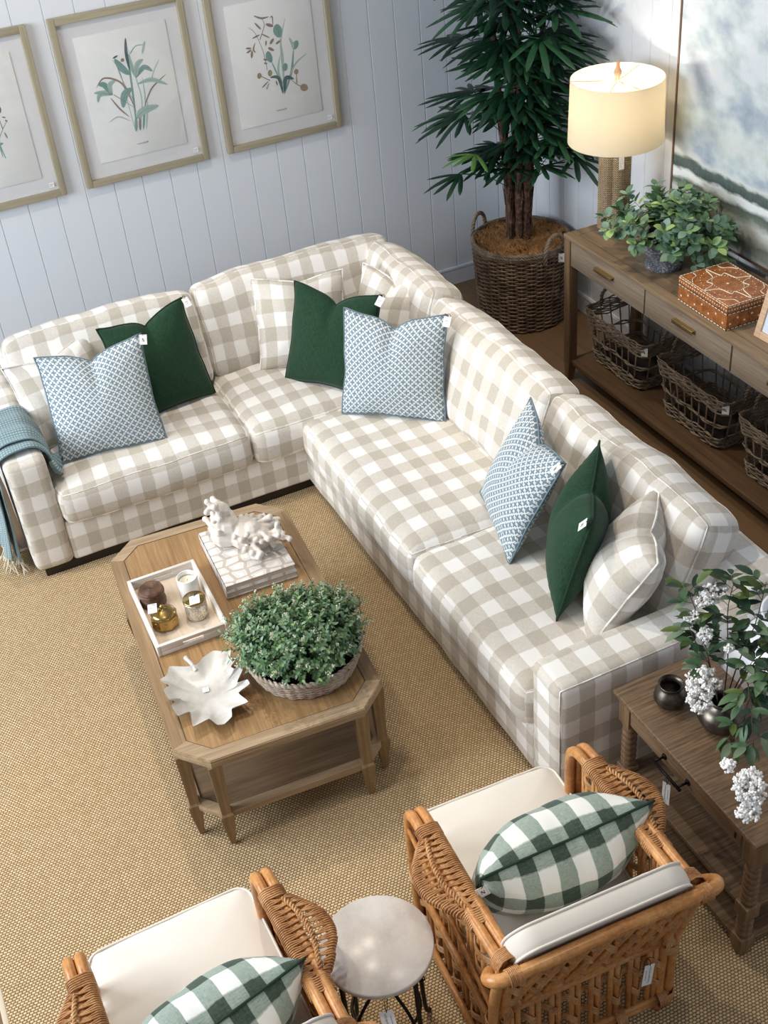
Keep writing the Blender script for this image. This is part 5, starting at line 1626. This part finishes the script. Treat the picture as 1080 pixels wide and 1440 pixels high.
for i in range(84):
    z = .98 + 1.14 * (i / 83) ** .9
    a = i * 2.39996 + rnd.uniform(-.25, .25)
    P = trunks[i % len(trunks)]; st_ = min(P, key=lambda q: abs(q.z - (z - .10)))
    R_ = rnd.uniform(.07, .33) * (.62 if z < 1.12 else 1) * (1.12 if z > 1.5 else 1)
    if i % 3 == 0: a = -2.1 + rnd.uniform(-.9, .9); R_ *= .8
    hx, hy = BX + R_ * cos(a) * 1.0, BY + R_ * sin(a)
    if hx > 3.46: hx = 3.46 - rnd.uniform(0, .08)
    if hy > 6.08: hy = 6.08 - rnd.uniform(0, .08)
    fx_ = Vector((cos(a), sin(a), 0))
    if hx > 3.38: fx_ = Vector((-.1, -.9, 0))
    if hy > 6.0: fx_ = Vector((-.8, -.2, 0))
    frond(st_, (hx, hy, z), fx_ + Vector((0, 0, -.4 - .5 * rnd.random())), rnd.uniform(.23, .33), rnd.randint(7, 10), rnd.choices((0, 1), (3, 2))[0], spread=2.9)
# stray low fans
frond(trunks[0][16], (BX - .36, BY - .16, 1.115), (-.9, -.1, -.3), .21, 5, 2, spread=2.2)
frond(trunks[0][12], (BX - .40, BY - .06, .985), (-.8, -.3, -.7), .22, 6, 0, spread=1.5)
frond(trunks[3][12], (BX + .20, BY - .26, 1.00), (.1, -.6, -1.2), .27, 7, 0, spread=2.8)
frond(trunks[5][12], (BX - .22, BY - .05, 1.00), (-.8, -.3, -.9), .20, 6, 0, spread=1.7)

for (k_, dx, dy, z_, fx2, sz, nb_) in ((1, -.16, -.16, .99, (-.5, -.6, -.8), .22, 7), (2, .02, -.20, .97, (.1, -.8, -.9), .22, 7), (3, .15, -.14, 1.02, (.4, -.6, -.8), .22, 7), (0, -.22, -.02, 1.04, (-.8, -.3, -.7), .24, 8), (6, .10, -.20, 1.08, (.2, -.7, -.8), .24, 8), (1, -.06, -.24, 1.08, (-.2, -.8, -.8), .25, 8)):
    frond(trunks[k_][11], (BX + dx, BY + dy, z_), fx2, sz, nb_, rnd.choice((0, 1)), spread=2.8)

# ---------------------------------------------------------------- wall art
GLASS = bpy.data.materials.new('picture_glass'); GLASS.use_nodes = True
gt = GLASS.node_tree; gt.nodes.clear()
_o = gt.nodes.new('ShaderNodeOutputMaterial'); _m = gt.nodes.new('ShaderNodeMixShader'); _t = gt.nodes.new('ShaderNodeBsdfTransparent'); _g = gt.nodes.new('ShaderNodeBsdfGlossy'); _g.inputs['Roughness'].default_value = .02
_l = gt.nodes.new('ShaderNodeLayerWeight'); _l.inputs[0].default_value = .5; _p = gt.nodes.new('ShaderNodeMath'); _p.operation = 'POWER'; _p.inputs[1].default_value = 4; _f = gt.nodes.new('ShaderNodeMath'); _f.operation = 'MULTIPLY_ADD'; _f.inputs[1].default_value = .6; _f.inputs[2].default_value = .03; gt.links.new(_l.outputs['Facing'], _p.inputs[0]); gt.links.new(_p.outputs[0], _f.inputs[0])
gt.links.new(_f.outputs[0], _m.inputs[0]); gt.links.new(_t.outputs[0], _m.inputs[1]); gt.links.new(_g.outputs[0], _m.inputs[2]); gt.links.new(_m.outputs[0], _o.inputs[0])
MAT = simple('print_mount_board', S(222, 222, 224), .9); PAPER = simple('deckled_print_paper', S(232, 233, 231), .9, nscale=6, namt=.015)
INKS = [simple('ink_teal', S(126, 160, 156), .9, nscale=90, namt=.25), simple('ink_sage', S(166, 190, 182), .9, nscale=90, namt=.2), simple('ink_brown', S(146, 126, 116), .9), simple('ink_deep_teal', S(84, 108, 112), .9, nscale=90, namt=.3), simple('ink_ochre', S(158, 144, 116), .9, nscale=120, namt=.3)]
SK1 = [('t',0.0053,[(0.087,-0.176),(0.08,-0.088),(0.112,-0.033),(0.145,0.006)]),('b',0.0053,[(0.112,-0.033),(0.108,0.022)]),('d',0.0176,[(0.123,0.08),(0.12,0.047)]),('b',0.0071,[(0.115,-0.049),(0.123,-0.082)]),('b',0.0071,[(0.124,0.026),(0.141,0.019)]),('t',0.0124,[(0.074,-0.102),(0.095,-0.1)]),('t',0.0062,[(0.075,-0.169),(0.076,-0.094)]),('b',0.0141,[(0.142,0.007),(0.136,0.001)])]
SK2 = [('g',0.0046,[(-0.024,-0.193),(-0.032,-0.075),(-0.041,0.113),(-0.067,0.181)]),('t',0.0109,[(-0.018,-0.186),(-0.003,-0.056),(0.01,0.118),(0.016,0.265)]),('g',0.0064,[(0.002,-0.191),(0.04,-0.05),(0.034,0.073),(0.022,0.233)]),('g',0.0082,[(0.02,-0.186),(0.058,-0.053),(0.066,0.067)]),('b',0.0082,[(0.046,-0.084),(0.104,0.002),(0.192,0.056)]),('g',0.041,[(-0.006,-0.13),(0.04,-0.099),(0.123,-0.091)]),('g',0.0228,[(0.038,0.04),(0.113,0.045),(0.19,0.004)]),('t',0.0255,[(0.034,0.073),(0.085,0.114),(0.125,0.086)]),('g',0.0228,[(0.034,0.073),(0.022,0.139),(0.018,0.195)]),('g',0.0273,[(0.034,0.073),(0.054,0.133),(0.089,0.153)]),('t',0.0346,[(0.004,0.095),(-0.028,0.134),(-0.055,0.183)]),('d',0.0164,[(0.01,0.118),(0.01,0.197),(0.022,0.272)]),('t',0.0055,[(0.03,0.193),(0.066,0.224),(0.115,0.22)]),('g',0.0237,[(-0.105,0.015),(-0.143,0.033),(-0.194,0.042)]),('g',0.0219,[(-0.105,0.015),(-0.165,0.028),(-0.185,-0.008)]),('t',0.0292,[(-0.105,0.015),(-0.134,0.069),(-0.162,0.075)]),('g',0.0255,[(-0.105,0.015),(-0.107,0.063),(-0.069,0.083)]),('b',0.0091,[(-0.176,0.066),(-0.127,0.103),(-0.051,0.067),(-0.018,-0.012),(0,-0.098)]),('t',0.0383,[(-0.063,-0.06),(-0.041,0.001),(0.004,0.025)]),('b',0.0036,[(-0.097,0.013),(-0.006,-0.072)]),('b',0.0082,[(-0.117,0.001),(-0.081,-0.064),(-0.041,-0.114)]),('g',0.0064,[(-0.041,-0.135),(-0.097,-0.101),(-0.152,-0.118)]),('t',0.0164,[(-0.021,-0.195),(-0.008,-0.121)]),('b',0.0128,[(-0,-0.194),(0.012,-0.126)]),('t',0.0109,[(0.018,-0.194),(0.038,-0.115)]),('g',0.0082,[(0.034,-0.195),(0.069,-0.056)]),('g',0.0055,[(0.115,0.056),(0.141,0.099),(0.169,0.133)]),('b',0.0036,[(-0.05,0.146),(-0.035,0.064),(0,-0.041)]),('b',0.0182,[(-0.018,0.179),(-0.014,0.162)]),('g',0.0109,[(0.09,0.18),(0.115,0.238)]),('d',0.0091,[(-0.062,0.188),(-0.035,0.197)])]
SK3 = [('g',0.01,[(0.028,-0.182),(0.037,-0.063),(0.046,0.086),(0.088,0.204)]),('t',0.0134,[(0.028,-0.182),(0.085,-0.073),(0.113,0.043)]),('t',0.0351,[(0.112,0.039),(0.141,0.079)]),('g',0.0167,[(0.112,0.039),(0.11,0.066),(0.096,0.103)]),('t',0.0501,[(0.045,0.115),(0.037,0.152),(0.036,0.183)]),('g',0.0067,[(0.042,0.116),(0.048,0.011),(0.034,-0.14)]),('g',0.01,[(0.076,-0.087),(0.117,-0.034),(0.183,0.002)]),('g',0.0117,[(0.034,-0.14),(0.011,-0.058),(0.031,0.022)]),('t',0.0075,[(0.008,-0.088),(-0.02,0.002)]),('t',0.0351,[(-0.021,-0.002),(-0.031,0.031),(-0.034,0.058)]),('t',0.0301,[(0.047,-0.062),(0.058,-0.022)]),('d',0.0234,[(0.03,-0.171),(0.049,-0.101),(0.093,-0.114)]),('d',0.0184,[(0.021,-0.177),(0.007,-0.092),(-0.041,-0.078)]),('b',0.0033,[(-0.05,-0.038),(-0.058,0.055),(-0.087,0.157),(-0.122,0.197)]),('b',0.0042,[(-0.068,0.124),(-0.033,0.191),(-0.043,0.229)]),('b',0.01,[(-0.083,0.248),(-0.043,0.228),(-0.001,0.228)]),('b',0.01,[(-0.054,0.174),(-0.084,0.213)]),('b',0.0167,[(-0.024,0.195),(0.016,0.176)]),('b',0.0067,[(0.015,0.182),(0.017,0.225),(0.004,0.22)]),('b',0.0084,[(-0.108,0.138),(-0.064,0.149)]),('b',0.0067,[(-0.055,0.151),(-0.011,0.122)]),('b',0.0084,[(-0.04,0.089),(-0.034,0.114)]),('b',0.015,[(-0.015,0.091),(0.009,0.116)]),('b',0.015,[(-0.028,0.075),(0.002,0.054)]),('b',0.0117,[(-0.128,0.041),(-0.119,0.079)]),('b',0.01,[(-0.152,0.096),(-0.121,0.09)]),('b',0.01,[(-0.151,0.072),(-0.122,0.083)]),('b',0.0075,[(-0.102,0.064),(-0.111,0.084),(-0.096,0.115)]),('b',0.0117,[(0.017,0.085),(0.045,0.098)]),('o',0.0301,[(-0.111,-0.054),(-0.087,-0.06)]),('o',0.0334,[(-0.05,-0.054),(-0.025,-0.057)]),('o',0.0284,[(0.099,-0.076),(0.125,-0.082)]),('o',0.0384,[(0.126,-0.16),(0.166,-0.183)]),('b',0.005,[(0.146,-0.168),(0.11,-0.149),(0.073,-0.11)]),('b',0.005,[(-0.043,-0.093),(-0.096,-0.058)]),('b',0.0058,[(0.107,-0.14),(0.111,-0.083)]),('b',0.0067,[(-0.094,-0.122),(-0.052,-0.095)]),('b',0.0058,[(-0.07,-0.134),(-0.05,-0.107)]),('b',0.01,[(-0.063,0.022),(-0.043,0.014)]),('b',0.0084,[(-0.063,0.003),(-0.045,-0.004)]),('b',0.0084,[(-0.006,-0.128),(-0.01,-0.1)])]
def ribbon(m, pts, w_, mat, y, kind):
    P = smooth_path([(x, 0, z) for x, z in pts], 8 if len(pts) > 2 else 12); n = len(P); V = []; F = []
    for i, p in enumerate(P):
        d = (P[min(n - 1, i + 1)] - P[max(0, i - 1)]).normalized(); s = Vector((-d.z, 0, d.x)); t = i / (n - 1)
        k = max(.12, sin(pi * (t * .93 + .05)) ** .8) if kind else 1 - .5 * t
        V += [Vector((p.x, y, p.z)) + s * w_ / 2 * k, Vector((p.x, y, p.z)) - s * w_ / 2 * k]
    for i in range(n - 1): F.append((2 * i, 2 * i + 1, 2 * i + 3, 2 * i + 2))
    m.add(V, F, None, mat, False)
def print_frame(xc, label, sk):
    y0 = 6.298; T = Matrix.Translation((xc, y0, 1.592))
    fr = thing('framed_print', label, 'picture', mat=T, group='framed botanical prints')
    hw, hh, fb = .343, .428, .034
    m = M()
    for s in (-1, 1): 
        bbox(m, *sorted((s * hw, s * (hw - fb))), -.034, 0, -hh, hh, .003, 0)
    for s in (-1, 1):
        bbox(m, -hw + fb, hw - fb, -.034, 0, *sorted((s * hh, s * (hh - fb))), .003, 1)
    obj('frame', m, [FRAMEW, FRAMEH], fr, local=True)
    m = M(); box(m, -hw + fb, hw - fb, -.012, -.006, -hh + fb, hh - fb); obj('mount', m, MAT, fr, local=True)
    m = M(); bbox(m, -.238, .238, -.0165, -.0125, -.319, .319, .001); pp = obj('print', m, PAPER, fr, local=True)
    m = M(); MI = {'t': 0, 'g': 1, 'b': 2, 'd': 3, 'o': 4}
    for i, (c, w_, pts) in enumerate(sk): ribbon(m, pts, w_, MI[c], -.0168 - .00003 * i, w_ > .006)
    for (c, w_, pts) in sk:   # leaf veins
        if w_ > .018 and c in 'tg': ribbon(m, pts, .0012, 3, -.0187, 0)
    q = obj('drawing', m, INKS, fr, local=True); q.parent = pp; q.location = q.location - pp.location
    m = M(); P = [(-.03 + .0011 * i, -.0170, -.262 + .005 * sin(i * 1.15) * (1.6 if i % 17 == 0 else .6)) for i in range(56)]
    tube(m, P, .0006, 4); q = obj('caption', m, GREYINK, fr, local=True); q.parent = pp; q.location = q.location - pp.location
    m = M(); box(m, -hw + fb, hw - fb, -.0215, -.0200, -hh + fb, hh - fb); obj('glass', m, GLASS, fr, local=True)
    m = M(); box(m, .262, .288, -.0222, -.0217, -.375, -.350); stk = obj('price_sticker', m, CARD, fr, local=True)
    m = M(); 
    for i in range(4): box(m, .265 + i * .005, .2685 + i * .005, -.0226, -.0223, -.361, -.358)
    for i in range(3): box(m, .266 + i * .005, .269 + i * .005, -.0226, -.0223, -.369, -.366)
    q = obj('lettering', m, GREYINK, fr, local=True); q.parent = stk; q.location = q.location - stk.location
    return fr
print_frame(.578, 'framed botanical print at the far left, cut off by the picture edge', SK1)
print_frame(1.371, 'framed botanical print of green lilies, middle of the three', SK2)
print_frame(2.163, 'framed botanical print with tulip buds and brown-leaved sprigs, rightmost of three', SK3)

# large landscape canvas on the right wall
pt = thing('landscape_painting', 'large abstract misty landscape painting on the right wall', 'painting', (3.62, 3.95, .885))
py0, py1, pz0, pz1 = 3.10, 4.708, .888, 2.10
m = M(); X = 3.598
for (a, b, c, d) in ((py0, py0 + .010, pz0, pz1), (py1 - .010, py1, pz0, pz1), (py0, py1, pz0, pz0 + .010), (py0, py1, pz1 - .010, pz1)): box(m, X, 3.639, a, b, c, d)
obj('frame', m, simple('thin_brown_wood_frame', S(120, 92, 74), .4), pt)
t = NT('misty_landscape_oil', .6, (.8, .8, .8), .3)
oc = t.coord('Object'); xx = t.sep(oc)     # object origin at the canvas bottom centre: y along the wall, z up
wb = t.noise(t.mapping(oc, (1, 1.6, 2.4)), 2.6, 3, .5); wb2 = t.noise(t.mapping(oc, (1, 2.2, 5)), 7, 4, .6)
dist = t.math('ADD', t.math('MULTIPLY', t.math('SUBTRACT', wb, .5), .22), t.math('MULTIPLY', t.math('SUBTRACT', wb2, .5), .10))
yy = t.math('SUBTRACT', .804, xx[1])     # distance from the left edge of the picture
hgt = t.math('ADD', t.math('ADD', xx[2], t.math('MULTIPLY', yy, .02)), t.math('MULTIPLY', dist, .30))
ground = t.ramp(hgt, [(0.0, S(196, 200, 198)), (.04, S(120, 126, 118)), (.085, S(76, 84, 72)), (.13, S(176, 178, 168)), (.165, S(204, 208, 206)), (.195, S(108, 120, 106)), (.222, S(66, 84, 76)), (.245, S(226, 232, 234)), (.27, S(230, 236, 238)), (.285, S(44, 66, 66)), (.325, S(66, 88, 82)), (.345, S(228, 230, 226)), (1.0, S(228, 230, 226))])
cl = t.noise(t.mapping(oc, (1, 1.4, 2.2), (.5, 0, 0)), 1.9, 3, .5); cl2 = t.noise(t.mapping(oc, (1, 2, 3), (.35, 0, 0)), 3.6, 4, .55)
sky = t.ramp(t.math('ADD', t.math('MULTIPLY', cl, .65), t.math('MULTIPLY', cl2, .35)), [(.36, S(140, 154, 176)), (.43, S(170, 184, 198)), (.49, S(196, 208, 210)), (.55, S(216, 224, 230)), (.66, S(228, 228, 228))])
sel = t.math('MULTIPLY', t.math('SUBTRACT', hgt, .335), 26, clamp=True)
col_ = t.mix(sel, ground, sky)
# slate-blue storm mass in the upper left of the picture
dy = t.math('SUBTRACT', yy, .16); dz = t.math('SUBTRACT', xx[2], .74)
rr = t.math('SQRT', t.math('ADD', t.math('POWER', t.math('DIVIDE', t.math('ADD', dy, t.math('MULTIPLY', dz, .55)), .085), 2), t.math('POWER', t.math('DIVIDE', dz, .17), 2)))
ms = t.math('SUBTRACT', 1.1, t.math('ADD', rr, t.math('MULTIPLY', dist, 4)), clamp=True)
col_ = t.mix(t.math('MULTIPLY', ms, .85), col_, S(120, 130, 146))
gn = t.math('MULTIPLY', t.math('SUBTRACT', .09, t.math('ABSOLUTE', t.math('SUBTRACT', t.math('ADD', xx[2], dist), .50)), clamp=True), 5)
col_ = t.mix(gn, col_, S(196, 204, 190))
st_n = t.noise(t.mapping(oc, (1, 30, 6), (.4, 0, 0)), 3, 3, .6)
t.color(t.mix(t.math('MULTIPLY', st_n, .12), col_, S(250, 250, 250))); t.bump(st_n, .3, .002)
m = M(); box(m, X + .006, 3.63, py0 + .010, py1 - .010, pz0 + .010, pz1 - .010); obj('canvas', m, t.mat, pt)

# ---------------------------------------------------------------- throw over the left arm
th = thing('throw_blanket', 'teal woven throw with cream fringe draped over the left sofa arm', 'blanket', (.2, 4.95, .64))
def drape(m, prof, yf, yb, wav, seed, off):
    """prof: list of (x, z) over the arm; yf / yb give the near and far edge along it"""
    P = smooth_path([(x, 0, z) for x, z in prof], 6); n = len(P); nj = 22; V = []; F = []; U = []; L = [0]
    for i in range(1, n): L.append(L[-1] + (P[i] - P[i - 1]).length)
    for i in range(n):
        t = L[i] / L[-1]; d = (P[min(i + 1, n - 1)] - P[max(i - 1, 0)]).normalized(); nr = Vector((d.z, 0, -d.x))
        a, b = yf(t), yb(t)
        for j in range(nj + 1):
            s = j / nj; y = a + (b - a) * s
            wv = wav * (abs(t - .45) * 2) * sin(s * 17 + seed + t * 3) + .004 * noise.noise(Vector((s * 5, t * 6, seed)))
            q = P[i] - nr * (-off + -wv) * 1
            V.append((q.x, y + .01 * noise.noise(Vector((t * 3, s * 2, seed))), q.z))
            
    for i in range(n - 1):
        for j in range(nj):
            F.append((i * (nj + 1) + j, i * (nj + 1) + j + 1, (i + 1) * (nj + 1) + j + 1, (i + 1) * (nj + 1) + j))
            w0 = .42 / nj
            U.append([(w0 * j, L[i]), (w0 * (j + 1), L[i]), (w0 * (j + 1), L[i + 1]), (w0 * j, L[i + 1])])
    m.add(V, F, U); return V[-(nj + 1):], V
inner = [(.350, .475), (.335, .53), (.322, .60), (.285, .648), (.22, .657), (.155, .650), (.116, .615), (.106, .50), (.100, .35), (.092, .20), (.080, .075)]
m = M()
b1, _ = drape(m, inner, lambda t: 4.775 - .02 * max(0, t - .4) - .02 * sin(t * 5), lambda t: 5.16 - .10 * max(0, t - .5) * 2, .007, 0, .006)
o1 = obj('blanket', m, THROW, th)
md = o1.modifiers.new('thick', 'SOLIDIFY'); md.thickness = .006; md.offset = 1
m = M()
outer = [(.330, .53), (.318, .60), (.285, .655), (.22, .664), (.150, .655), (.104, .61), (.092, .50), (.078, .35), (.060, .20), (.045, .09)]
b2, _ = drape(m, outer, lambda t: 4.80 + .02 * sin(t * 6), lambda t: 5.15 - .06 * t, .010, 2, .012)
o2 = obj('blanket_fold', m, THROW, th)
md = o2.modifiers.new('thick', 'SOLIDIFY'); md.thickness = .006; md.offset = 1
m = M(); rnd = random.Random(6)
for B in (b1, b2):
    for i in range(len(B) * 2 - 1):
        a = Vector(B[i // 2]).lerp(Vector(B[min(len(B) - 1, (i + 1) // 2)]), .5)
        q1 = a + Vector((rnd.uniform(-.01, .006), rnd.uniform(-.01, .01), -.03)); q2 = Vector((a.x + rnd.uniform(-.035, .03), a.y + rnd.uniform(-.035, .01), .012 + rnd.uniform(0, .006)))
        tube(m, smooth_path([a, q1, q2], 4), [.0028] * 8 + [.0014], 5)
obj('fringe', m, FRINGE, th)
m = M()
# gathered corner that falls inside, on to the seat
for k in range(4):
    P = [(.338 + .006 * k, 4.78 + .03 * k, .56 - .01 * k), (.352 + .006 * k, 4.765 + .03 * k, .515), (.372 + .004 * k, 4.775 + .04 * k, .488)]
    tube(m, smooth_path(P, 5), [.010, .013, .015, .016, .016, .017, .017, .016, .014, .011, .008], 8)
obj('gathered_corner', m, THROW, th)
